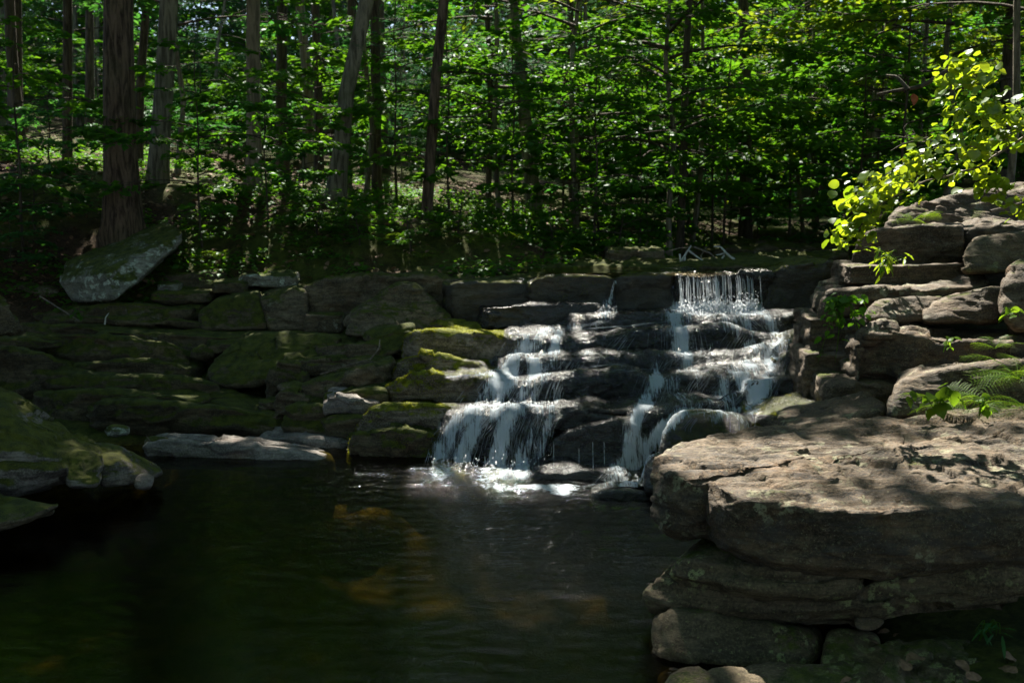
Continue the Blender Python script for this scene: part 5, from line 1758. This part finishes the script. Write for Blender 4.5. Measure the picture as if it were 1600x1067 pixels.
# low herbs and seedlings: nobody could count these
def undergrowth():
    n = 3000
    y = 12.4 + 9 * RNG.random(n) ** 1.15
    x = RNG.uniform(-.52, .42, n) * y
    ch = np.interp(y, [12.4, 14, 20, 30], [3.6, 3.4, 5.4, 9])
    dn = fbm(np.stack([x * .8, y * .8, 0 * x], -1), 3, 91)
    k = (np.abs(x - ch) > np.interp(y, [12.4, 14, 20], [3.9, 1.8, 1.2])) & (dn > -.08 + .12 * (y < 14.5))
    x, y = x[k], y[k]
    z = terrain_h(x, y)
    m = 16
    hgt = RNG.uniform(.05, .26, len(x))
    ang = RNG.uniform(0, 6.28, (len(x), m))
    rad = RNG.random((len(x), m)) * .24
    pos = np.stack([x[:, None] + np.cos(ang) * rad, y[:, None] + np.sin(ang) * rad, z[:, None] + hgt[:, None] * RNG.uniform(.3, 1, (len(x), m))], -1).reshape(-1, 3)
    ax = np.stack([np.cos(ang), np.sin(ang), -.25 + 0 * ang], -1).reshape(-1, 3)
    nr = np.array([0, 0, 1.0]) + RNG.normal(0, .3, (len(pos), 3))
    v, f, ti = leaves(pos, ax, nr, RNG.uniform(.05, .11, len(pos)))
    tag(link('undergrowth', mesh('undergrowth', v, f, M['maple'], smooth=False, attrs={'tint': ti})), 'low herbs and seedlings covering the far bank', kind='stuff')
    n = 9000
    y = RNG.uniform(12.2, 26, n)
    x = RNG.uniform(-.52, .42, n) * y
    k = np.abs(x - np.interp(y, [12.4, 14, 20, 30], [3.4, 3.4, 5.4, 9])) > 1.7
    x, y = x[k], y[k]
    pos = np.stack([x, y, terrain_h(x, y) + .015], -1)
    v, f, ti = leaves(pos, RNG.normal(0, 1, (len(x), 3)) * [1, 1, .3], np.array([0, 0, 1.0]) + RNG.normal(0, .4, (len(x), 3)), RNG.uniform(.05, .11, len(x)), LEAF6, LEAF6F)
    tag(link('leaf_litter', mesh('leaf_litter', v, f, M['deadleaf'], smooth=False)), 'dry brown leaves on the forest floor', kind='stuff')


undergrowth()

# ------------------------------------------------------------------ ferns
def frond_mesh(L, seed, npair=20, droop=.55, rise=.6):
    rng = np.random.default_rng(seed)
    t = np.linspace(0, 1, npair)
    rx = L * t
    rz = L * (rise * t - droop * t ** 2)
    P = np.stack([rx, 0 * t, rz], -1)
    pos, ax, nr, sz = [], [], [], []
    for i in range(2, npair):
        pl = L * .30 * math.sin(math.pi * min(1, .12 + .88 * (1 - t[i]) ** .8)) ** .8 * (1 if t[i] > .12 else .6) + .012
        for s in (-1, 1):
            d = unit(np.array([.45, s, -.12 + rng.normal(0, .06)]))
            m = max(4, int(pl / .010))
            for q in range(m):
                u = (q + .5) / m
                b0 = P[i] + d * pl * u - np.array([0, 0, .25 * pl * u * u])
                for s2 in (-1, 1):
                    pos.append(b0)
                    ax.append(d * .55 + np.array([s2 * s * .0 + .9 * s2, 0, -.05]))
                    nr.append([rng.normal(0, .15), rng.normal(0, .15), 1])
                    sz.append((.0085 * (1 - .6 * u) + .002) * (L / .4) ** .5)
    v, f, ti = leaves(np.array(pos), np.array(ax), np.array(nr), np.array(sz))
    tv, tf = tubes([P], [np.linspace(.003, .001, npair)], 4)
    q = np.concatenate([tf[:, [0, 1, 2]], tf[:, [0, 2, 3]]])
    return mesh('frond', np.vstack([v, tv]), np.vstack([f, q + len(v)]), M['fern'], smooth=False, attrs={'tint': np.concatenate([ti * .5 + .5, np.full(len(tv), .5)])})


FR = [frond_mesh(.42, 1, 17), frond_mesh(.40, 2, 16, .7, .75), frond_mesh(.36, 3, 15, .45, .3)]


def fern(loc, n, sc, lab, group, a0=0, a1=6.28, tilt=.2):
    t = empty('fern', loc, lab, 'fern', group)
    for i in range(n):
        o = link('frond', FR[i % 3], t)
        o.rotation_euler = (random.gauss(0, .25), random.gauss(-.1, tilt), a0 + (a1 - a0) * (i + random.random() * .6) / n)
        s = sc * random.uniform(.75, 1.15)
        o.scale = (s, s, s)
    return t


fern(at(1590, 592, 6.72), 13, .95, 'large bright fern at the right edge arching over the long slab', 'ferns on the right bank', 1.2, 5.6)
fern(at(1545, 632, 6.6), 10, .75, 'drooping fern between the long slab and the near boulder', 'ferns on the right bank', 1.8, 5.8)
fern(at(1468, 636, 6.6), 9, .62, 'small fern at the left end of the long slab, above broad green leaves', 'ferns on the right bank')
fern(at(1600, 640, 6.55), 8, .7, 'half shaded fern at the right edge behind the near boulder', 'ferns on the right bank', 1.4, 5.0)
fern(at(1425, 346, 10.2), 7, .7, 'tiny fern in front of the pale brown back boulder', 'ferns on the right bank')
fern(at(1555, 545, 7.5), 6, .5, 'small fern sprig beside the foot of the tall edge boulder', 'ferns on the right bank')
for px, py, y, s_, n_, lab in [(432, 428, 12.75, 1.0, 16, 'dense bright fern clump above the cracked ledge'), (410, 430, 12.9, .8, 10, 'smaller fern behind the dense bright clump'), (775, 405, 13.9, 1.1, 12, 'fern with upright fronds right of the dark slim trunk'), (735, 408, 13.8, .9, 10, 'low fern left of the upright one'),
                               (690, 400, 14.0, .9, 9, 'fern near the foot of the dark slim trunk'), (810, 400, 14.3, .8, 9, 'fern at the edge of the mossy apron'), (330, 440, 12.9, .6, 8, 'flat fern on the long brown stone'), (290, 436, 13.0, .6, 8, 'flat fern beside the leaning pale boulder'),
                               (560, 402, 13.9, .8, 9, 'fern on the bank above the long brown wall'), (620, 410, 13.6, .8, 9, 'fern on the bank above the domed rock'), (720, 345, 17.5, 1.0, 9, 'pale fern on the leaf-strewn slope'), (870, 395, 14.6, .8, 8, 'dim fern behind the moss-capped block'),
                               (500, 405, 13.6, .8, 9, 'fern on the bank between the bright clump and the long brown wall'), (590, 392, 14.2, .8, 9, 'fern below the leaning mottled trunk'), (660, 412, 13.4, .7, 9, 'small fern at the back edge of the domed rock'), (845, 408, 13.6, .8, 9, 'fern behind the left end of the moss-capped block'),
                               (905, 402, 14.0, .8, 9, 'fern in front of the bright green bush'), (350, 405, 13.4, .9, 9, 'fern right of the leaning pale boulder on the upper bank'), (470, 385, 14.2, .9, 9, 'fern under the little maple on the upper bank'), (745, 378, 15.0, 1.0, 9, 'tall fern on the upper bank right of the dark slim trunk'),
                               (640, 368, 15.3, .9, 9, 'fern beside the half sunk pale stone'), (545, 365, 15.2, .9, 9, 'fern at the foot of the leaning mottled trunk')]:
    loc = at(px, py, y)
    gz = float(terrain_h(np.array([loc[0]]), np.array([loc[1]]))[0])
    if loc[2] < gz or loc[2] > gz + .25:
        loc[2] = gz + .02
    fern(loc, n_, s_, lab, 'ferns on the far bank')

# ------------------------------------------------------------------ leafy plants near
def leaf_obj_mesh(name, mat, size, shape='round', seed=0):
    n = 9
    t = np.linspace(0, 1, n)
    if shape == 'round':
        w = .46 * np.sin(math.pi * np.clip(t * .92 + .06, 0, 1)) ** .62
    elif shape == 'ovate':
        w = .34 * np.sin(math.pi * np.clip(t ** .75 * .96 + .03, 0, 1)) ** .9
    else:
        w = .085 * np.sin(math.pi * np.clip(t * .96 + .03, 0, 1)) ** .7
    rng = np.random.default_rng(seed)
    wav = rng.normal(0, .025, n)
    v = []
    for k, s in ((0, -1), (1, 0), (2, 1)):
        v.append(np.stack([t, s * w, (.18 * w if s else 0 * w) - .22 * t ** 2 + wav * abs(s)], -1))
    v = np.vstack(v) * size
    f = np.vstack([grid_faces(3, n)])
    return mesh(name, v, f, M[mat], attrs={'tint': np.full(len(v), rng.random())})


M['sunleaf'] = leaf_mat('round_sunlit_leaf', (.07, .13, .012), (.11, .17, .016), (.22, .36, .010), (.40, .47, .016), gloss=.03)
BL = [leaf_obj_mesh('leaf', 'sunleaf', .105, 'round', i) for i in range(5)]


def branch_leaves():
    t = empty('leafy_branch', at(1600, 215, 6.7), 'sunlit branch of round yellow-green leaves hanging in from the right edge', 'branch')
    o = np.array(t.location)
    main = [(1720, 130, 6.9), (1600, 215, 6.7), (1560, 240, 6.65), (1530, 262, 6.6), (1480, 275, 6.55), (1440, 285, 6.55), (1410, 300, 6.5), (1370, 322, 6.5), (1335, 340, 6.5), (1312, 368, 6.5)]
    sub = [[(1580, 228, 6.7), (1540, 190, 6.6), (1510, 175, 6.6), (1485, 165, 6.55)], [(1480, 275, 6.55), (1440, 250, 6.45), (1400, 262, 6.4), (1360, 290, 6.4), (1312, 322, 6.4)], [(1560, 240, 6.65), (1500, 225, 6.5), (1460, 232, 6.5), (1425, 245, 6.45)],
           [(1370, 322, 6.5), (1350, 350, 6.5), (1325, 378, 6.5)], [(1600, 215, 6.7), (1570, 180, 6.7), (1540, 135, 6.7), (1520, 118, 6.7)], [(1700, 200, 6.7), (1620, 180, 6.5), (1580, 165, 6.5), (1550, 180, 6.45)], [(1440, 285, 6.55), (1400, 285, 6.6), (1350, 305, 6.6), (1330, 318, 6.6)],
           [(1560, 130, 6.8), (1500, 105, 6.8), (1480, 120, 6.8), (1476, 150, 6.8)], [(1530, 262, 6.6), (1560, 300, 6.5), (1600, 330, 6.4)]]
    paths = [np.array([at(*q) for q in p]) - o for p in [main] + sub]
    sm = []
    for p in paths:
        s = np.concatenate([[0], np.cumsum(np.linalg.norm(np.diff(p, axis=0), axis=1))])
        tt = np.linspace(0, s[-1], 4 * len(p))
        q = np.stack([np.interp(tt, s, p[:, c]) for c in range(3)], -1)
        q[1:-1] = .25 * q[:-2] + .5 * q[1:-1] + .25 * q[2:]
        sm.append(q + fbm(q * 9 + 3, 2, 8)[:, None] * .012)
    v, f = tubes(sm, [np.linspace(.013, .003, len(sm[0]))] + [np.linspace(.005, .0018, len(q)) for q in sm[1:]], 6)
    link('stem', mesh('stem', v, f, M['twig']), t)
    rr = random.Random(3)
    cnt = 0
    for i, q in enumerate(sm):
        k = 66 if i == 0 else 26
        lo = .3 if i == 0 else .15
        for _ in range(k):
            u = rr.uniform(lo, 1)
            b = np.array([np.interp(u * (len(q) - 1), np.arange(len(q)), q[:, c]) for c in range(3)])
            lf = link('leaf', BL[cnt % 5], t)
            lf.location = b + np.array([rr.gauss(0, .05), rr.gauss(0, .06), rr.gauss(.02, .05)])
            lf.rotation_euler = (rr.gauss(0, .55), rr.uniform(.1, 1.0), rr.gauss(math.pi, 1.1))
            s = rr.uniform(.42, .88)
            lf.scale = (s, s, s)
            cnt += 1
    # the smaller leaves between them, past the count of single ones
    P_ = []
    for q in sm:
        u = np.sort(RNG.uniform(.15, 1, 60)) * (len(q) - 1)
        P_.append(np.stack([np.interp(u, np.arange(len(q)), q[:, c]) for c in range(3)], -1))
    P_ = np.vstack(P_) + RNG.normal(0, .05, (60 * len(sm), 3))
    v, f, ti = leaves(P_, RNG.normal(0, 1, P_.shape) * [1, 1, .4] + [-.8, -.2, -.3], np.array([0, -.2, 1.0]) + RNG.normal(0, .6, P_.shape), RNG.uniform(.035, .07, len(P_)), LEAF6 * np.array([1, 1.35, 1]), LEAF6F)
    tag(link('foliage', mesh('foliage', v, f, M['sunleaf'], smooth=False, attrs={'tint': ti}), t), kind='stuff')
    return t


branch_leaves()
VL = [leaf_obj_mesh('leaf', 'maple', .085, 'ovate', 20 + i) for i in range(4)]


def leafy_plant(name, loc, n, spread, lab, cat, meshes, group=None, hang=True, sc=1.0, stems=6):
    t = empty(name, loc, lab, cat, group)
    rr = random.Random(hash(lab) % 1000 if False else len(lab) * 7)
    paths = []
    tips = []
    for s in range(stems):
        e = np.array([rr.gauss(0, spread[0]), -abs(rr.gauss(.05, spread[1])), (-rr.uniform(.15, 1) if hang else rr.uniform(.3, 1)) * spread[2]])
        u = np.linspace(0, 1, 7)[:, None]
        P = e * u + np.array([0, -.06, .10]) * np.sin(u * math.pi)
        paths.append(P)
    v, f = tubes(paths, [np.linspace(.0035, .0015, 7)] * stems, 4)
    link('stem', mesh('stem', v, f, M['fern'], attrs={'tint': np.full(len(v), .2)}), t)
    for i in range(n):
        P = paths[i % stems]
        u = rr.uniform(.1, 1)
        b = np.array([np.interp(u * 6, np.arange(7), P[:, c]) for c in range(3)])
        lf = link('leaf', meshes[i % len(meshes)], t)
        lf.location = b + np.array([rr.gauss(0, .025), rr.gauss(-.02, .02), rr.gauss(0, .02)])
        lf.rotation_euler = (rr.gauss(0, .5), rr.uniform(-.1, .9), rr.uniform(0, 6.28))
        s = sc * rr.uniform(.6, 1.15)
        lf.scale = (s, s, s)
    return t


leafy_plant('hanging_plant', at(1308, 470, 8.35), 95, (.13, .08, .62), 'green plant with many small leaves hanging down the dark right bank wall', 'plant', VL, stems=12)
HL = [leaf_obj_mesh('leaf', 'fern', .13, 'ovate', 30 + i) for i in range(3)]
leafy_plant('herb', at(1462, 645, 6.45), 14, (.16, .08, .16), 'broad-leaved herb in front of the small fern, behind the near boulder', 'plant', HL, hang=False, stems=6)
leafy_plant('herb', at(1530, 650, 6.4), 8, (.14, .06, .10), 'low broad leaves at the back edge of the near boulder under the drooping fern', 'plant', HL, hang=False, stems=5, sc=.8)
leafy_plant('herb', at(1475, 543, 7.72), 7, (.05, .03, .05), 'tiny pale-leaved sprig on the sunlit edge of the knobbed shelf', 'plant', HL, hang=True, stems=4, sc=.5)
leafy_plant('herb', at(1560, 505, 7.6), 7, (.05, .03, .08), 'small leafy sprig at the foot of the tall edge boulder', 'plant', HL, hang=False, stems=4, sc=.55)
leafy_plant('herb', at(128, 500, 11.4), 12, (.06, .05, .08), 'small bluish plant on the mossy tread above the tall dark face', 'plant', VL, hang=False, stems=5, sc=.8)
GLF = [leaf_obj_mesh('leaf', 'yellow', .17, 'blade', 40 + i) for i in range(3)]
gt = leafy_plant('grass_tuft', at(1376, 430, 8.75), 34, (.07, .04, .26), 'bright thin-leaved tuft on the back of the tilted slab', 'plant', GLF, hang=False, stems=7, sc=.8)
gt2 = leafy_plant('grass_tuft', at(1530, 1000, 4.55), 16, (.05, .03, .09), 'small dark grass tuft in the shadow under the near rock stack', 'plant', [leaf_obj_mesh('leaf', 'teal', .09, 'blade', 50)], hang=False, stems=5)

# ------------------------------------------------------------------ wood: driftwood, dead branches, sticks
def stick(name, lab, polys, mat, r, cat, y=None, group=None):
    o0 = at(*polys[0][0])
    ps = [np.array([at(*q) for q in p]) - o0 for p in polys]
    out = []
    for p in ps:
        s = np.concatenate([[0], np.cumsum(np.linalg.norm(np.diff(p, axis=0), axis=1))])
        tt = np.linspace(0, s[-1], max(6, 4 * len(p)))
        out.append(np.stack([np.interp(tt, s, p[:, c]) for c in range(3)], -1))
        out[-1] += .25 * r * fbm(out[-1] * 12, 2, 4)[:, None]
    v, f = tubes(out, [np.linspace(r, r * .45, len(q)) * (1 if i == 0 else .7) for i, q in enumerate(out)], 6)
    o = link(name, mesh(name, v, f, M[mat]), None, o0)
    return tag(o, lab, cat, group)


stick('driftwood', 'bleached forked dead branch on the mossy apron behind the upper fall, left piece',
      [[(1060, 416, 12.9), (1072, 396, 12.9), (1080, 384, 12.9)], [(1062, 398, 13.0), (1064, 412, 12.8)], [(1076, 392, 12.9), (1090, 402, 12.8), (1100, 408, 12.7)], [(1070, 400, 12.9), (1070, 415, 12.7)]], 'drift', .022, 'branch', group='dead branches behind the upper fall')
stick('driftwood', 'bleached bent dead branch on the mossy apron behind the upper fall, right piece',
      [[(1153, 410, 12.8), (1135, 396, 12.9), (1126, 386, 13.0), (1115, 385, 13.0)], [(1135, 395, 12.9), (1125, 398, 12.9), (1118, 399, 12.9)], [(1131, 400, 12.9), (1124, 410, 12.8)]], 'drift', .02, 'branch', group='dead branches behind the upper fall')
stick('driftwood', 'tangle of brown dead twigs between the two bleached branches', [[(1085, 386, 13.1), (1110, 396, 13.0), (1124, 410, 12.9)], [(1100, 412, 12.9), (1095, 400, 13.0), (1104, 386, 13.1)], [(1040, 395, 13.2), (1060, 388, 13.2), (1085, 386, 13.1)]], 'twig', .015, 'branch', group='dead branches behind the upper fall')
stick('stick', 'thin pale stick leaning on the ledge under the leaning pale boulder', [[(63, 463, 12.2), (90, 480, 11.9), (122, 500, 11.6)]], 'twig', .012, 'stick')
stick('stick', 'short forked white twig standing on the mossy tread', [[(164, 507, 11.4), (165, 496, 11.4), (170, 489, 11.4)]], 'drift', .010, 'stick')
stick('stick', 'brown twigs caught across the thin layers left of the sunlit steps', [[(578, 562, 10.3), (592, 545, 10.3), (594, 530, 10.5)], [(500, 585, 10.1), (540, 572, 10.1), (580, 560, 10.2)]], 'twig', .010, 'stick')
stick('stick', 'dry stick lying on top of the needle-strewn slab top at the right edge', [[(1548, 330, 9.6), (1580, 322, 9.7), (1610, 312, 9.8)]], 'twig', .014, 'stick')
stick('stick', 'fallen pole leaning in the shade left of the leaning mottled trunk', [[(470, 228, 19), (515, 205, 18.5), (560, 180, 18)]], 'barkdark', .05, 'stick')
stick('dead_branch', 'long bare side branches on the dark slim trunk', [[(676, 112, 15), (720, 113, 14.8), (780, 118, 14.6), (840, 110, 14.4)], [(676, 185, 15), (740, 182, 14.8), (800, 160, 14.6), (880, 152, 14.2), (905, 138, 14)], [(680, 135, 15), (740, 150, 14.8), (785, 168, 14.5)],
      [(675, 200, 15), (740, 222, 14.7), (800, 228, 14.6)], [(680, 85, 15), (715, 75, 14.9), (735, 55, 14.8)]], 'barkdark', .022, 'branch')
stick('dead_branch', 'dark bare bough slanting across behind the sunlit branch', [[(1500, 100, 9.5), (1440, 135, 9.6), (1370, 148, 9.8)], [(1420, 140, 9.6), (1400, 120, 9.7), (1385, 118, 9.8)]], 'barkdark', .03, 'branch')
stick('dead_branch', 'pale leafless twigs hanging left of the sunlit branch', [[(1450, 215, 7.2), (1410, 225, 7.2), (1392, 236, 7.2)], [(1430, 217, 7.2), (1400, 213, 7.3), (1370, 216, 7.3)], [(1420, 222, 7.2), (1412, 200, 7.2), (1418, 193, 7.2)]], 'twig', .006, 'branch')
stick('stick', 'thin dry twigs poking up from the pool edge beside the long pale slab', [[(245, 700, 9.0), (235, 690, 9.0), (228, 680, 9.0)], [(245, 700, 9.0), (258, 685, 9.0), (265, 675, 9.0)]], 'twig', .006, 'stick')

# dry leaves lying on the corner rock
DL = [leaf_obj_mesh('dead_leaf', 'deadleaf', .10, 'ovate', 60 + i) for i in range(3)]
for k, (px, py, s_, lab) in enumerate([(1440, 1025, 1.2, 'large curled tan leaf on the corner rock'), (1412, 1046, 1.0, 'folded brown leaf left of the large curled one'), (1390, 985, .6, 'pale leaf near the oval pebble'), (1495, 1030, .9, 'brown leaf right of the large curled one'), (1570, 1025, 1.0, 'dark leaf near the right edge of the corner rock'),
                                       (1370, 1005, .5, 'small yellow leaf beside the blunt triangular stone'), (1510, 1058, .9, 'flat brown leaf at the bottom edge'), (1590, 1050, .9, 'brown leaf in the bottom right corner'), (1405, 988, .5, 'small greenish leaf behind the large curled one'), (1330, 1058, .6, 'dry leaf at the bottom under the triangular stone')]):
    o = link('dead_leaf', DL[k % 3], None, atz(px, py, .10))
    o.rotation_euler = (random.gauss(0, .3), random.gauss(0, .3), random.uniform(0, 6))
    o.scale = (s_,) * 3
    tag(o, lab, 'leaf', 'dry leaves on the corner rock')
o = link('dead_leaf', leaf_obj_mesh('dead_leaf', 'redleaf', .09, 'ovate', 70), None, at(1428, 147, 7.4))
o.rotation_euler = (.4, .9, 1)
tag(o, 'single reddish dead leaf hanging in front of the dark bough', 'leaf')

# ------------------------------------------------------------------ moss cushions on the sunlit steps
def moss_on(rock, n, fn, size=.016):
    o, v, f = rock
    q = np.asarray(f[0] if isinstance(f, tuple) else f)
    nr = normals_of(v, f)
    c = v[q].mean(1)
    nn = unit(nr[q].mean(1))
    w = fn(c, nn)
    area = np.linalg.norm(np.cross(v[q[:, 1]] - v[q[:, 0]], v[q[:, 3]] - v[q[:, 0]]), axis=1)
    w = w * area
    if w.sum() <= 0:
        return
    idx = RNG.choice(len(q), n, p=w / w.sum())
    a, b_ = RNG.random((n, 1)), RNG.random((n, 1))
    P = (1 - a) * (1 - b_) * v[q[idx, 0]] + a * (1 - b_) * v[q[idx, 1]] + a * b_ * v[q[idx, 2]] + (1 - a) * b_ * v[q[idx, 3]]
    ax = nn[idx] + RNG.normal(0, .55, (n, 3))
    vv, ff, ti = leaves(P - np.array(o.location) - nn[idx] * .004, ax, RNG.normal(0, 1, (n, 3)), RNG.uniform(.5, 1.3, n) * size, NEEDLE * np.array([1, 2.2, 1]), LEAF4F)
    m = link('moss', mesh('moss', vv, ff, M['mossblade'], smooth=False, attrs={'tint': ti}), o)
    tag(m, kind='stuff')


def edge_moss(c, nn):
    ns = fbm(c * 7, 3, 44)
    return np.clip(1 - np.abs(nn[:, 2] - .38) * 1.45, 0, 1) * (nn[:, 1] < .3) * np.clip(.25 + ns * 1.6, 0, 1)


for rk, n in zip(ST, (11000, 5500, 9500, 5500, 2500)):
    moss_on(rk, n, edge_moss)
moss_on(CASC[2], 5000, edge_moss)
moss_on(CASC[5], 3000, edge_moss)
moss_on(MOSSL, 6000, lambda c, nn: np.clip(nn[:, 2] + .2, 0, 1) * np.clip(.1 + fbm(c * 6, 3, 45) * 2, 0, 1))
